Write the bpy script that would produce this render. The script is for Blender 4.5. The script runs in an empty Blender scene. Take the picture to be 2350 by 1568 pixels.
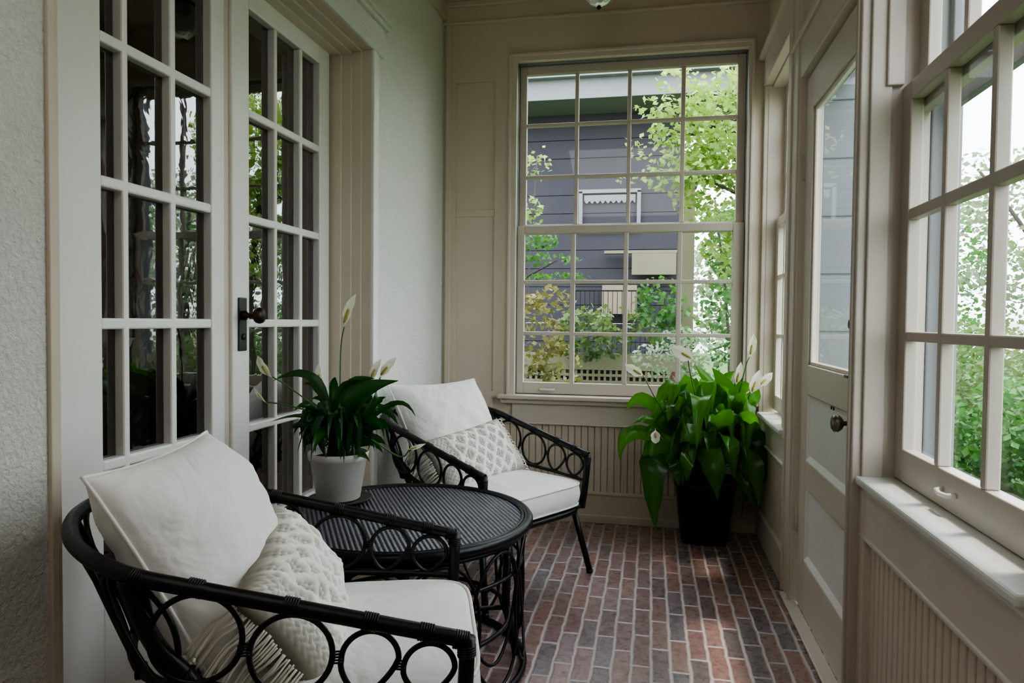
import bpy, bmesh, math, random
from mathutils import Vector, Matrix, noise
from math import sin, cos, pi, radians
WORLD, FILL, SUN, EXPO, LOOK = 3.6, 6, 2.0, 1.1, 'AgX - Medium High Contrast'
random.seed(7)
SC = bpy.context.scene
COL = SC.collection
H = 1.15

# ------------------------------------------------------------------ materials
def newmat(name):
    m = bpy.data.materials.new(name); m.use_nodes = True
    nt = m.node_tree; nt.nodes.clear()
    out = nt.nodes.new('ShaderNodeOutputMaterial')
    return m, nt, out
def N(nt, t, **kw):
    n = nt.nodes.new(t)
    for k, v in kw.items():
        if k in n.inputs.keys(): n.inputs[k].default_value = v
        else: setattr(n, k, v)
    return n
def L(nt, a, b): nt.links.new(a, b)
def bsdf(nt, out, col=(.8,.8,.8), rough=.5, spec=.5):
    b = nt.nodes.new('ShaderNodeBsdfPrincipled')
    b.inputs['Base Color'].default_value = (*col, 1); b.inputs['Roughness'].default_value = rough
    b.inputs['Specular IOR Level'].default_value = spec
    L(nt, b.outputs[0], out.inputs[0]); return b
def mix_rgb(nt, fac, a, b):
    m = nt.nodes.new('ShaderNodeMix'); m.data_type = 'RGBA'
    if hasattr(fac, 'links'): L(nt, fac, m.inputs[0])
    else: m.inputs[0].default_value = fac
    for s, i in ((a, 6), (b, 7)):
        if hasattr(s, 'links'): L(nt, s, m.inputs[i])
        else: m.inputs[i].default_value = (*s, 1)
    return m.outputs[2]
def mth(nt, op, a, b=None, c=None):
    m = nt.nodes.new('ShaderNodeMath'); m.operation = op
    for i, s in enumerate((a, b, c)):
        if s is None: continue
        if hasattr(s, 'links'): L(nt, s, m.inputs[i])
        else: m.inputs[i].default_value = s
    return m.outputs[0]
def ramp(nt, fac, stops):
    r = nt.nodes.new('ShaderNodeValToRGB'); e = r.color_ramp.elements
    while len(e) > 1: e.remove(e[0])
    e[0].position = stops[0][0]; e[0].color = (*stops[0][1], 1)
    for p, c in stops[1:]:
        x = e.new(p); x.color = (*c, 1)
    L(nt, fac, r.inputs[0]); return r.outputs[0]
def coords(nt, kind='Object'):
    return nt.nodes.new('ShaderNodeTexCoord').outputs[kind]
def geo(nt): return nt.nodes.new('ShaderNodeNewGeometry').outputs['Position']
def noise_n(nt, vec, scale, detail=3, rough=.5, dist=0):
    n = N(nt, 'ShaderNodeTexNoise'); n.inputs['Scale'].default_value = scale
    n.inputs['Detail'].default_value = detail; n.inputs['Roughness'].default_value = rough
    n.inputs['Distortion'].default_value = dist
    L(nt, vec, n.inputs['Vector']); return n.outputs['Fac']
def bump(nt, b, h, strength=.3, dist=.01):
    bp = nt.nodes.new('ShaderNodeBump'); bp.inputs['Strength'].default_value = strength
    bp.inputs['Distance'].default_value = dist; L(nt, h, bp.inputs['Height']); L(nt, bp.outputs[0], b.inputs['Normal'])

def paint(name, col, rough=.42, worn=.0, dirt=.10):
    m, nt, out = newmat(name); b = bsdf(nt, out, col, rough, .45)
    g = geo(nt); n1 = noise_n(nt, g, 2.3, 4, .6); n2 = noise_n(nt, g, 38, 4, .6)
    c = mix_rgb(nt, ramp(nt, n1, [(.35, (0,0,0)), (.75, (dirt*4,)*3)]), col, tuple(x*y for x, y in zip(col, (.86, .82, .74))))
    if worn:
        spots = ramp(nt, noise_n(nt, g, 60, 3, .7, .5), [(.70, (0,0,0)), (.76, (worn,)*3)])
        c = mix_rgb(nt, spots, c, (.16, .13, .10))
    L(nt, c, b.inputs['Base Color'])
    bump(nt, b, n2, .12, .003); return m
M = {}
M['paint'] = paint('cream_paint', (.62, .55, .45))
M['paint_trim'] = paint('trim_paint', (.64, .58, .50), .38)
M['paint_white'] = paint('white_door_paint', (.80, .79, .76), .33)
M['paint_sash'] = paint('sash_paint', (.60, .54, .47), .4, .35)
M['sash_shaded'] = paint('shaded_sash_paint', (.45, .40, .345), .38, .35)  # sash paint darkened, backlit shade of the near window put into the colour
M['paint_shade'] = paint('shaded_reveal_paint', (.50, .45, .39), .42)  # trim paint darkened so the reveal carries its shade in the colour
M['paint_sill'] = paint('sill_paint', (.76, .76, .74), .22, .2)
M['paint_out'] = paint('outdoor_paint', (.20, .215, .23), .5)
M['ceil'] = paint('ceiling_paint', (.56, .49, .38), .6)

m, nt, out = newmat('rough_stucco'); b = bsdf(nt, out, (.76, .77, .72), .55, .35); g = geo(nt)
n = noise_n(nt, g, 78, 5, .62, .5); n2 = noise_n(nt, g, 30, 3, .6)
h = mth(nt, 'ADD', mth(nt, 'MULTIPLY', n, .7), mth(nt, 'MULTIPLY', n2, .5))
L(nt, mix_rgb(nt, ramp(nt, n, [(.3, (.35,)*3), (.62, (0,0,0))]), (.77, .78, .73), (.62, .62, .56)), b.inputs['Base Color'])
bump(nt, b, h, 1.0, .012); M['stucco'] = m

# brick floor: rows run along Y, each brick .233 long and .0643 wide
m, nt, out = newmat('brick_paving'); b = bsdf(nt, out, (.4, .2, .2), .5, .8)
g = geo(nt); wob = N(nt, 'ShaderNodeTexNoise'); wob.inputs['Scale'].default_value = 14; wob.inputs['Detail'].default_value = 1
L(nt, g, wob.inputs['Vector'])
off = nt.nodes.new('ShaderNodeVectorMath'); off.operation = 'SCALE'; off.inputs['Scale'].default_value = .011
sub = nt.nodes.new('ShaderNodeVectorMath'); sub.operation = 'SUBTRACT'; sub.inputs[1].default_value = (.5, .5, .5)
L(nt, wob.outputs['Color'], sub.inputs[0]); L(nt, sub.outputs[0], off.inputs[0])
add = nt.nodes.new('ShaderNodeVectorMath'); add.operation = 'ADD'; L(nt, g, add.inputs[0]); L(nt, off.outputs[0], add.inputs[1])
sp = nt.nodes.new('ShaderNodeSeparateXYZ'); L(nt, add.outputs[0], sp.inputs[0])
X, Y = sp.outputs[0], sp.outputs[1]
rx = mth(nt, 'DIVIDE', mth(nt, 'ADD', X, 10-.115+.0643*1 - .0643*0), .0643)
row = mth(nt, 'FLOOR', rx)
wn = nt.nodes.new('ShaderNodeTexWhiteNoise'); wn.noise_dimensions = '1D'; L(nt, row, wn.inputs['W'])
jit = mth(nt, 'MULTIPLY', wn.outputs['Value'], .22)
par = mth(nt, 'MULTIPLY', mth(nt, 'MODULO', row, 2.0), .47)
uy = mth(nt, 'ADD', mth(nt, 'ADD', mth(nt, 'DIVIDE', mth(nt, 'ADD', Y, 10), .233), jit), par)
bi = mth(nt, 'FLOOR', uy); fx = mth(nt, 'FRACT', rx); fy = mth(nt, 'FRACT', uy)
dx = mth(nt, 'MULTIPLY', mth(nt, 'MINIMUM', fx, mth(nt, 'SUBTRACT', 1.0, fx)), .0643)
dy = mth(nt, 'MULTIPLY', mth(nt, 'MINIMUM', fy, mth(nt, 'SUBTRACT', 1.0, fy)), .233)
d = mth(nt, 'MINIMUM', dx, dy)
cb = nt.nodes.new('ShaderNodeCombineXYZ'); L(nt, row, cb.inputs[0]); L(nt, bi, cb.inputs[1])
w2 = nt.nodes.new('ShaderNodeTexWhiteNoise'); w2.noise_dimensions = '2D'; L(nt, cb.outputs[0], w2.inputs['Vector'])
bc = ramp(nt, w2.outputs['Value'], [(0, (.14,.062,.060)), (.16, (.28,.115,.088)), (.34, (.21,.095,.088)), (.5, (.33,.155,.115)),
     (.66, (.095,.065,.078)), (.8, (.29,.16,.145)), (.92, (.13,.115,.14)), (1, (.34,.16,.12))])
n1 = noise_n(nt, g, 24, 6, .6); n2 = noise_n(nt, g, 7, 3, .6)
bc = mix_rgb(nt, mth(nt, 'MULTIPLY_ADD', n1, .75, -.16), bc, (.36, .29, .28))
bc = mix_rgb(nt, ramp(nt, n2, [(.35, (.04,)*3), (.75, (.28,)*3)]), bc, (.36, .30, .31))
bc = mix_rgb(nt, ramp(nt, noise_n(nt, g, 55, 3, .6), [(.45, (0,0,0)), (.75, (.6,)*3)]), bc, (.07, .035, .035))
mask = ramp(nt, d, [(.0026, (1,1,1)), (.0058, (0,0,0))])
mort = mix_rgb(nt, n1, (.62, .55, .50), (.45, .38, .36))
L(nt, mix_rgb(nt, mask, bc, mort), b.inputs['Base Color'])
L(nt, mth(nt, 'ADD', mth(nt, 'MULTIPLY_ADD', mask, .3, .17), mth(nt, 'MULTIPLY', n1, .22)), b.inputs['Roughness'])
hh = mth(nt, 'ADD', mth(nt, 'MULTIPLY', n1, .30), mth(nt, 'MULTIPLY', mth(nt, 'SUBTRACT', 1.0, mask), .8))
bump(nt, b, hh, .45, .005); M['brick'] = m

def thin_glass(name, tint=(1,1,1), refl=1.0, ripple=.0):
    m, nt, out = newmat(name)
    tr = N(nt, 'ShaderNodeBsdfTransparent'); tr.inputs[0].default_value = (*tint, 1)
    gl = N(nt, 'ShaderNodeBsdfGlossy'); gl.inputs['Roughness'].default_value = .015
    fr = nt.nodes.new('ShaderNodeLayerWeight'); fr.inputs['Blend'].default_value = .5
    mx = nt.nodes.new('ShaderNodeMixShader')
    f = mth(nt, 'MULTIPLY', mth(nt, 'MULTIPLY_ADD', mth(nt, 'POWER', fr.outputs['Facing'], 5.0), .92, .06), refl)
    f.node.use_clamp = True
    L(nt, f, mx.inputs[0]); L(nt, tr.outputs[0], mx.inputs[1]); L(nt, gl.outputs[0], mx.inputs[2]); L(nt, mx.outputs[0], out.inputs[0])
    if ripple:
        g = geo(nt); n = noise_n(nt, g, 9, 2, .5, 1.0)
        bp = nt.nodes.new('ShaderNodeBump'); bp.inputs['Strength'].default_value = ripple; bp.inputs['Distance'].default_value = .01
        L(nt, n, bp.inputs['Height']); L(nt, bp.outputs[0], gl.inputs['Normal']); L(nt, bp.outputs[0], fr.inputs['Normal'])
    return m
M['glass'] = thin_glass('window_glass', (.96, .98, .98), 1.0)
M['glass_old'] = thin_glass('old_door_glass', (.42, .39, .37), 3.0, .035)

def simple(name, col, rough=.5, spec=.5, metal=0, nscale=0, nstr=.1):
    m, nt, out = newmat(name); b = bsdf(nt, out, col, rough, spec); b.inputs['Metallic'].default_value = metal
    if nscale:
        g = coords(nt); n = noise_n(nt, g, nscale, 3, .6)
        L(nt, mix_rgb(nt, mth(nt, 'MULTIPLY', n, .6), col, tuple(c*.6 for c in col)), b.inputs['Base Color']); bump(nt, b, n, nstr, .004)
    return m
M['rattan'] = simple('black_rattan', (.006, .0055, .007), .38, .4, 0, 60, .25)
M['brass'] = simple('aged_bronze', (.05, .04, .025), .38, .5, .8, 40, .2)
M['iron'] = simple('dark_iron', (.035, .042, .04), .35, .5, .7, 30, .3)
M['knob'] = simple('tarnished_knob', (.20, .16, .14), .35, .5, .7, 30, .2)
M['hole'] = simple('screw_hole', (.02, .015, .01), .8)
M['soil'] = simple('potting_soil', (.02, .015, .01), .95, .2, 0, 60, 1)
M['potwhite'] = simple('white_ceramic', (.74, .72, .66), .35, .5, 0, 5, .02)
M['potblack'] = simple('black_planter', (.006, .006, .006), .45, .4)
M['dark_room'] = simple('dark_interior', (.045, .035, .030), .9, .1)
M['reflection'] = simple('dim_reflection', (.10, .085, .08), .9, .1, 0, 12, .3)

# cream cushion cloth
def cloth(name, col, wr=.35, wscale=7):
    m, nt, out = newmat(name); b = bsdf(nt, out, col, .85, .2)
    g = coords(nt); n = noise_n(nt, g, wscale, 3, .55, 1.2); f = noise_n(nt, g, 420, 2, .6)
    h = mth(nt, 'ADD', mth(nt, 'MULTIPLY', n, 1.0), mth(nt, 'MULTIPLY', f, .018))
    b.inputs['Sheen Weight'].default_value = .15
    bump(nt, b, h, wr, .05); return m
M['cushion'] = cloth('ivory_canvas', (.86, .845, .81), .42, 4.5)
M['piping'] = cloth('ivory_piping', (.88, .865, .82), .1)
m, nt, out = newmat('macrame_cotton'); b = bsdf(nt, out, (.78, .75, .66), .9, .15)
g = coords(nt, 'UV')
w = nt.nodes.new('ShaderNodeTexVoronoi'); w.inputs['Scale'].default_value = 60; L(nt, g, w.inputs['Vector'])
at = nt.nodes.new('ShaderNodeVertexColor'); at.layer_name = 'crease_shade'
L(nt, mix_rgb(nt, at.outputs['Color'], (.24, .22, .17), (.92, .90, .83)), b.inputs['Base Color'])  # hollows between the cords coloured darker, as painted crease shading
bump(nt, b, w.outputs['Distance'], .5, .004); M['macrame'] = m
M['yarn'] = cloth('cotton_yarn', (.82, .80, .70), .1)

# woven table top
m, nt, out = newmat('woven_black_rattan'); b = bsdf(nt, out, (.02, .02, .025), .3, .6)
g = coords(nt); mp = nt.nodes.new('ShaderNodeMapping'); mp.inputs['Rotation'].default_value = (0, 0, radians(-30)); L(nt, g, mp.inputs[0])
s2 = nt.nodes.new('ShaderNodeSeparateXYZ'); L(nt, mp.outputs[0], s2.inputs[0])
wa = mth(nt, 'SINE', mth(nt, 'MULTIPLY', s2.outputs[0], 430.0)); wb = mth(nt, 'SINE', mth(nt, 'MULTIPLY', s2.outputs[1], 560.0))
hh = mth(nt, 'ADD', wa, mth(nt, 'MULTIPLY', mth(nt, 'MULTIPLY', wb, mth(nt, 'SIGN', wa)), .45))
L(nt, ramp(nt, mth(nt, 'ADD', mth(nt, 'MULTIPLY', hh, .33), .5), [(.25, (.004,.004,.006)), (.75, (.22,.22,.27))]), b.inputs['Base Color'])  # raised strands tinted pale blue, window sheen put into their colour
bump(nt, b, hh, .8, .0025); M['weave'] = m

# leaves
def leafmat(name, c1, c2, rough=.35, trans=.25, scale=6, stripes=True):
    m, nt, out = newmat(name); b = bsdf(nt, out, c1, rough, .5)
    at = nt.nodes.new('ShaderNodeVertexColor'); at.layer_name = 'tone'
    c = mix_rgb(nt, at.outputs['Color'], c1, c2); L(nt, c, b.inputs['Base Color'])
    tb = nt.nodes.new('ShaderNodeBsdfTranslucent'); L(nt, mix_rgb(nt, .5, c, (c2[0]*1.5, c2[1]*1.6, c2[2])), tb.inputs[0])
    mx = nt.nodes.new('ShaderNodeMixShader'); mx.inputs[0].default_value = trans
    L(nt, b.outputs[0], mx.inputs[1]); L(nt, tb.outputs[0], mx.inputs[2]); L(nt, mx.outputs[0], out.inputs[0])
    return m
M['leaf'] = leafmat('peace_lily_leaf', (.012, .060, .010), (.12, .38, .015), .26, .38)
M['leaf_dark'] = leafmat('dark_peace_lily_leaf', (.006, .035, .012), (.03, .15, .015), .30, .2)
M['spathe'] = leafmat('cream_spathe', (.80, .76, .58), (.84, .84, .78), .55, .3)
M['stem'] = simple('green_stem', (.06, .16, .03), .5)
M['spadix'] = simple('spadix_yellow', (.55, .45, .15), .8, .3, 0, 90, .6)
SKY = 3.2
def outleaf(name, c1, c2): return leafmat(name, c1, c2, .6, .35)
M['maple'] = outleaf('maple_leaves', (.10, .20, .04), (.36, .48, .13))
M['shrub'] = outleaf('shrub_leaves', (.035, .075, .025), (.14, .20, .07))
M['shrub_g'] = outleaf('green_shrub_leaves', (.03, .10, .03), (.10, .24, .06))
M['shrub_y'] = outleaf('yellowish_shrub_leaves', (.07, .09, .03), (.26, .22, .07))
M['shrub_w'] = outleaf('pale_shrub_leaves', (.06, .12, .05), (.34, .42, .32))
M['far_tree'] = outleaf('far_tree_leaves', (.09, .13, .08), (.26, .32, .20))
M['bark'] = simple('grey_bark', (.10, .085, .07), .9, .2, 0, 20, .6)
M['siding'] = simple('dark_house_siding', (.058, .055, .068), .8, .2, 0, 3, .1)
M['eave'] = simple('grey_eave', (.24, .25, .26), .7, .3, 0, 2, .1)
M['tan'] = simple('tan_boards', (.30, .24, .18), .8, .2, 0, 4, .1)
M['beige'] = simple('beige_boards', (.24, .22, .15), .8, .2, 0, 4, .1)
M['outbrick'] = simple('red_brick', (.16, .06, .05), .85, .2, 0, 20, .3)
M['grass'] = simple('lawn_grass', (.06, .11, .035), .95, .1, 0, 9, .5)
M['path'] = simple('grey_path', (.20, .19, .18), .9, .2, 0, 4, .2)

# ------------------------------------------------------------------ mesh helpers
class MB:
    def __init__(s): s.v = []; s.f = []; s.sm = []; s.col = []
    def add(s, vs, fs, smooth=False, col=None):
        o = len(s.v); s.v += [tuple(v) for v in vs]; s.f += [tuple(i+o for i in f) for f in fs]
        s.sm += [smooth]*len(fs); s.col += [col if col is not None else 1.0]*len(vs); return s
    def box(s, x0, x1, y0, y1, z0, z1):
        x0, x1 = sorted((x0, x1)); y0, y1 = sorted((y0, y1)); z0, z1 = sorted((z0, z1))
        vs = [(x, y, z) for z in (z0, z1) for y in (y0, y1) for x in (x0, x1)]
        return s.add(vs, [(0,2,3,1),(4,5,7,6),(0,1,5,4),(2,6,7,3),(0,4,6,2),(1,3,7,5)])
    def tube(s, pts, r, n=8, closed=False, cap=True):
        pts = [Vector(p) for p in pts]; m = len(pts); rs = r if isinstance(r, (list, tuple)) else [r]*m
        vs = []; up = None
        for i, p in enumerate(pts):
            if closed: t = pts[(i+1) % m]-pts[i-1]
            else: t = pts[min(i+1, m-1)]-pts[max(i-1, 0)]
            if t.length < 1e-9: t = Vector((0,0,1))
            t.normalize()
            if up is None:
                up = Vector((0,0,1)) if abs(t.z) < .9 else Vector((1,0,0))
            a = up - t*up.dot(t)
            if a.length < 1e-6: a = t.orthogonal()
            a.normalize(); up = a; b_ = t.cross(a)
            for k in range(n):
                an = 2*pi*k/n; vs.append(p+(a*cos(an)+b_*sin(an))*rs[i])
        fs = []
        for i in range(m if closed else m-1):
            j = (i+1) % m
            for k in range(n): fs.append((i*n+k, i*n+(k+1) % n, j*n+(k+1) % n, j*n+k))
        if cap and not closed: fs += [tuple(range(n-1, -1, -1)), tuple((m-1)*n+k for k in range(n))]
        return s.add(vs, fs, True)
    def lathe(s, prof, c=(0,0,0), n=32, axis='z', sq=0):
        vs = []
        for r, h in prof:
            for k in range(n):
                an = 2*pi*k/n; x, y = cos(an), sin(an)
                if sq: q = (abs(x)**sq+abs(y)**sq)**(-1/sq); x *= q; y *= q
                x *= r; y *= r
                p = {'z': (x, y, h), 'x': (h, x, y), 'y': (x, h, y)}[axis]
                vs.append((p[0]+c[0], p[1]+c[1], p[2]+c[2]))
        fs = [(i*n+k, i*n+(k+1) % n, (i+1)*n+(k+1) % n, (i+1)*n+k) for i in range(len(prof)-1) for k in range(n)]
        fs += [tuple(range(n-1, -1, -1)), tuple((len(prof)-1)*n+k for k in range(n))]
        return s.add(vs, fs, True)
    def leaf(s, p0, p1, p2, w, n=9, curl=.25, tone=None, side=None):
        p0, p1, p2 = Vector(p0), Vector(p1), Vector(p2)
        c = p1*2-(p0+p2)*.5; vs = []
        t0 = random.random() if tone is None else tone
        fc = []
        for i in range(n+1):
            t = i/n; p = p0*(1-t)**2+c*2*t*(1-t)+p2*t*t; tg = (c-p0)*2*(1-t)+(p2-c)*2*t
            tg.normalize()
            sd = side if side is not None else tg.cross(Vector((0,0,1)))
            sd = Vector(sd); sd -= tg*sd.dot(tg)
            if sd.length < 1e-3: sd = Vector((1,0,0))
            sd.normalize(); nm = sd.cross(tg)
            ww = w*.5*max(.02, sin(pi*min(1, max(0, (t-.12)/.88))**.8)**.85 if t > .12 else .06)
            wv = 1+.10*sin(t*17+t0*9)
            for u in (-1, -.5, 0, .5, 1):
                vs.append(p+sd*u*ww*wv+nm*(abs(u)*curl*ww + .05*ww*sin(t*21+u*2+t0*7)))
        fs = [(i*5+k, i*5+k+1, (i+1)*5+k+1, (i+1)*5+k) for i in range(n) for k in range(4)]
        o = len(s.v); s.add(vs, fs, True)
        for i in range(n+1):
            for k in range(5): s.col[o+i*5+k] = min(1, max(0, t0*.8+.2*(1-abs(k-2)/2)))
        return s
    def build(s, name, mat, parent=None, bevel=0, seg=2, sub=0, colname=None, auto=False, mw=None, uv=False):
        me = bpy.data.meshes.new(name); me.from_pydata(s.v, [], s.f); me.update()
        me.polygons.foreach_set('use_smooth', s.sm)
        if colname:
            ca = me.color_attributes.new(colname, 'FLOAT_COLOR', 'POINT')
            buf = []
            for c in s.col: buf += [c, c, c, 1]
            ca.data.foreach_set('color', buf)
        o = bpy.data.objects.new(name, me); COL.objects.link(o)
        if mat: me.materials.append(M[mat] if isinstance(mat, str) else mat)
        if parent: o.parent = parent
        if bevel:
            bm_ = o.modifiers.new('bevel', 'BEVEL'); bm_.width = bevel; bm_.segments = seg; bm_.limit_method = 'ANGLE'
        if sub:
            sm_ = o.modifiers.new('sub', 'SUBSURF'); sm_.levels = sub; sm_.render_levels = sub
        return o
def empty(name, loc=(0,0,0), rz=0):
    o = bpy.data.objects.new(name, None); o.location = loc; o.rotation_euler = (0,0,rz); o.empty_display_size = .1
    COL.objects.link(o); return o
def tag(o, label, cat, group=None, kind=None):
    o['label'] = label; o['category'] = cat
    if group: o['group'] = group
    if kind: o['kind'] = kind
    return o
def struct(o, label=None):
    o['kind'] = 'structure'
    if label: o['label'] = label
    return o
def bx(name, mat, *boxes, parent=None, bevel=.003):
    mb = MB()
    for i, q in enumerate(boxes):
        e = i*.00022; q = [min(q[0], q[1])-e, max(q[0], q[1])+e, min(q[2], q[3])-e, max(q[2], q[3])+e, min(q[4], q[5])-e, max(q[4], q[5])+e]
        mb.box(*q)
    return mb.build(name, mat, parent, bevel)
def S(name, mat, *boxes, bevel=.003, label=None):
    return struct(bx(name, mat, *boxes, bevel=bevel), label)
# ------------------------------------------------------------------ room shell
XL, XD = -1.219, -1.40            # stucco face, french door face
YF, ZC, YB = 4.0, 3.0, -1.3
S('floor', 'brick', (-1.45, .68, YB-.1, YF+.02, -.12, 0), bevel=0)
S('ceiling', 'ceil', (-1.45, .95, YB-.1, YF+.1, ZC, ZC+.1), bevel=0)
# left wall of stucco with the opening for the french doors
YA, YZ, ZT = 1.25, 2.915, 2.335
S('wall_left', 'stucco', (XD-.06, XL, YB, YA, 0, ZC), (XD-.06, XL, YZ, YF+.1, 0, ZC), (XD-.06, XL, YA, YZ, ZT, ZC), bevel=0)
# reveal and casing
mb = MB()
mb.box(XD-.05, XL+.002, YZ-.001, YZ+.03, 0, ZT)               # far jamb
mb.box(XD-.05, XL-.135, YZ-.021, YZ, 0, ZT); mb.box(XD-.05, XL-.09, YZ-.014, YZ, 0, ZT); mb.box(XD-.05, XL-.045, YZ-.007, YZ, 0, ZT)
mb.box(XD-.05, XL+.002, YA-.03, YA+.001, 0, ZT)
mb.box(XD-.05, XL-.135, YA, YA+.021, 0, ZT); mb.box(XD-.05, XL-.09, YA, YA+.014, 0, ZT)
mb.box(XD-.05, XL+.002, YA, YZ, ZT-.001, ZT+.03)
mb.box(XD-.05, XL-.135, YA, YZ, ZT-.024, ZT); mb.box(XD-.05, XL-.09, YA, YZ, ZT-.016, ZT); mb.box(XD-.05, XL-.045, YA, YZ, ZT-.008, ZT)
struct(mb.build('trim_1', 'paint', None, .003))
S('trim_2', 'paint_white', (XL, XL+.012, YZ, YZ+.058, 0, ZT), bevel=.004)
S('trim_27', 'paint', (XL, XL+.010, YA-.030, YA-.012, 0, ZT), (XL, XL+.005, YA-.014, YA, 0, ZT), bevel=.004)
S('trim_3', 'stucco', (XL, XL+.012, YA-.1, YZ+.12, ZT, ZT+.13), (XL, XL+.030, YA-.13, YZ+.15, ZT+.13, ZT+.150), (XL, XL+.042, YA-.14, YZ+.16, ZT+.150, ZT+.168), bevel=.004)
S('trim_4', 'paint', (XD-.05, XL+.01, YA, YZ, 0, .022), bevel=.006)

# ---- french doors
def french(name, ya, yb, stl, str_, cols, label):
    """leaf between ya..yb, front face XD; cols = glass openings in Y"""
    rows = [(.415, .742), (.772, 1.117), (1.147, 1.489), (1.519, 1.861), (1.891, 2.238)]
    t = .042; X0 = XD-t; X1 = XD
    fr = MB()
    fr.box(X0, X1, ya, cols[0][0], .025, ZT-.01); fr.box(X0, X1, cols[-1][1], yb, .025, ZT-.01)
    fr.box(X0, X1, cols[0][0], cols[-1][1], .025, rows[0][0]); fr.box(X0, X1, cols[0][0], cols[-1][1], rows[-1][1], ZT-.01)
    d = struct(fr.build(name, 'paint_white', None, .005, 2), label)
    mu = MB()
    for i in range(len(cols)-1): mu.box(X0+.004, X1-.001, cols[i][1], cols[i+1][0], rows[0][0], rows[-1][1])
    for j in range(len(rows)-1): mu.box(X0+.004, X1-.0015, cols[0][0], cols[-1][1], rows[j][1], rows[j+1][0])
    mu.build('muntin_grid', 'paint_white', d, .006, 2)
    g = MB()
    for c in cols:
        for r in rows:
            x = XD-.030
            g.add([(x, c[0]-.004, r[0]-.004), (x, c[1]+.004, r[0]-.004), (x, c[1]+.004, r[1]+.004), (x, c[0]-.004, r[1]+.004)], [(0,1,2,3)])
    g.build('glass_panes', 'glass_old', d)
    return d
d1 = french('door_1', 1.285, 2.105, .12, .09, [(1.574, 1.672-.022), (1.672, 1.842), (1.866, 2.036)], 'near white french door leaf behind the closer armchair')
bx('astragal', 'paint', (XD-.045, XD-.012, 2.105, 2.148, .025, ZT-.01), parent=d1, bevel=.003)
d2 = french('door_2', 2.150, 2.878, .12, .09, [(2.252, 2.424), (2.444, 2.617), (2.640, 2.785)], 'far white french door leaf with a dark knob')
lp = bx('lock_plate', 'iron', (XD, XD+.007, 2.178, 2.226, 1.036, 1.222), parent=d2, bevel=.006)
kn = MB(); kn.lathe([(.016, .0), (.017, .010), (.009, .014), (.008, .040), (.016, .044), (.026, .052), (.029, .062), (.026, .072), (.014, .079), (.002, .081)], (XD+.006, 2.203, 1.160), 24, 'x')
kn.build('door_knob', 'brass', d2)
kh = MB(); kh.lathe([(.011, 0), (.011, .004), (.003, .005)], (XD+.006, 2.203, 1.085), 16, 'x'); kh.build('keyhole_cover', 'brass', d2)
# dark room beyond the french doors
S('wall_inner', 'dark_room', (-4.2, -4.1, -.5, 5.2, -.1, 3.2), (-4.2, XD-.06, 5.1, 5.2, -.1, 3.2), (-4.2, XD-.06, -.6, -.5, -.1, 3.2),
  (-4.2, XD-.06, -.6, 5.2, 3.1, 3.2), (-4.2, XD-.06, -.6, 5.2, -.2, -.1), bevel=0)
cu = MB(); vs = []; n = 60
for i in range(n+1):
    for z in (0.02, 2.28): vs.append((XD-.14+.016*sin(i*1.3)+.008*sin(i*3.1), 1.29+i*.0062, z))
cu.add(vs, [(2*i, 2*i+2, 2*i+3, 2*i+1) for i in range(n)], True)
tag(cu.build('reflection_sheet', 'reflection'), 'dim grey curtain sheet added behind the glass of the near french door', 'reflection')  # added sheet that imitates a brown reflection in the pane

# ---- far wall (window opening X -.775...497, Z .715..2.665)
WX0, WX1, WZ0, WZ1 = -.775, .497, .700, 2.640
wf = MB()
wf.box(-1.42, WX0-.003, YF, YF+.15, 0, ZC); wf.box(WX1+.003, .95, YF, YF+.15, 0, ZC)
wf.box(WX0-.003, WX1+.003, YF, YF+.15, 0, WZ0-.003); wf.box(WX0-.003, WX1+.003, YF, YF+.15, WZ1+.003, ZC)
struct(wf.build('wall_far', 'paint', None, 0))
# frieze band, casing, panel mouldings
S('trim_5', 'paint', (XL, .60, YF-.022, YF, 2.885, ZC), (XL, .60, YF-.034, YF, 2.872, 2.888), (XL, .60, YF-.045, YF, ZC-.03, ZC), bevel=.005)
S('trim_6', 'paint_trim', (-.812, WX0, YF-.022, YF, WZ0, 2.672), (WX1, .520, YF-.022, YF, WZ0, 2.672), (-.812, .520, YF-.022, YF, WZ1, 2.672),
  (-.822, -.806, YF-.032, YF, WZ0, 2.684), (.514, .530, YF-.032, YF, WZ0, 2.684), (-.822, .530, YF-.032, YF, 2.668, 2.684), bevel=.004)
def strips(x0, x1, y, z0, z1, w=.012, d=.008):
    return [(x0, x0+w, y-d, y, z0, z1), (x1-w, x1, y-d, y, z0, z1), (x0, x1, y-d, y, z0, z0+w), (x0, x1, y-d, y, z1-w, z1)]
S('trim_7', 'paint', (XL, -1.140, YF-.012, YF, .70, 2.89), (-.905, -.80, YF-.012, YF, .70, 2.89), (-1.14, -.905, YF-.012, YF, 2.540, 2.89), (-1.14, -.905, YF-.012, YF, .60, .735), (-.80, .60, YF-.012, YF, 2.670, 2.89), (.51, .60, YF-.012, YF, .60, 2.67), bevel=0)
S('trim_28', 'paint',
  (-1.139, -.906, YF-.009, YF, 1.76, 1.80), (-1.200, -1.170, YF-.026, YF, .6, 2.872), bevel=.003)
# sill, stool, apron
S('trim_8', 'paint_trim', (-.870, .575, YF-.062, YF+.03, .698, .722), (-.850, .560, YF-.040, YF, .672, .698), (-.79, .560, YF-.018, YF, .560, .672), (-.83, .575, YF-.026, YF, .553, .562), bevel=.006)
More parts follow.
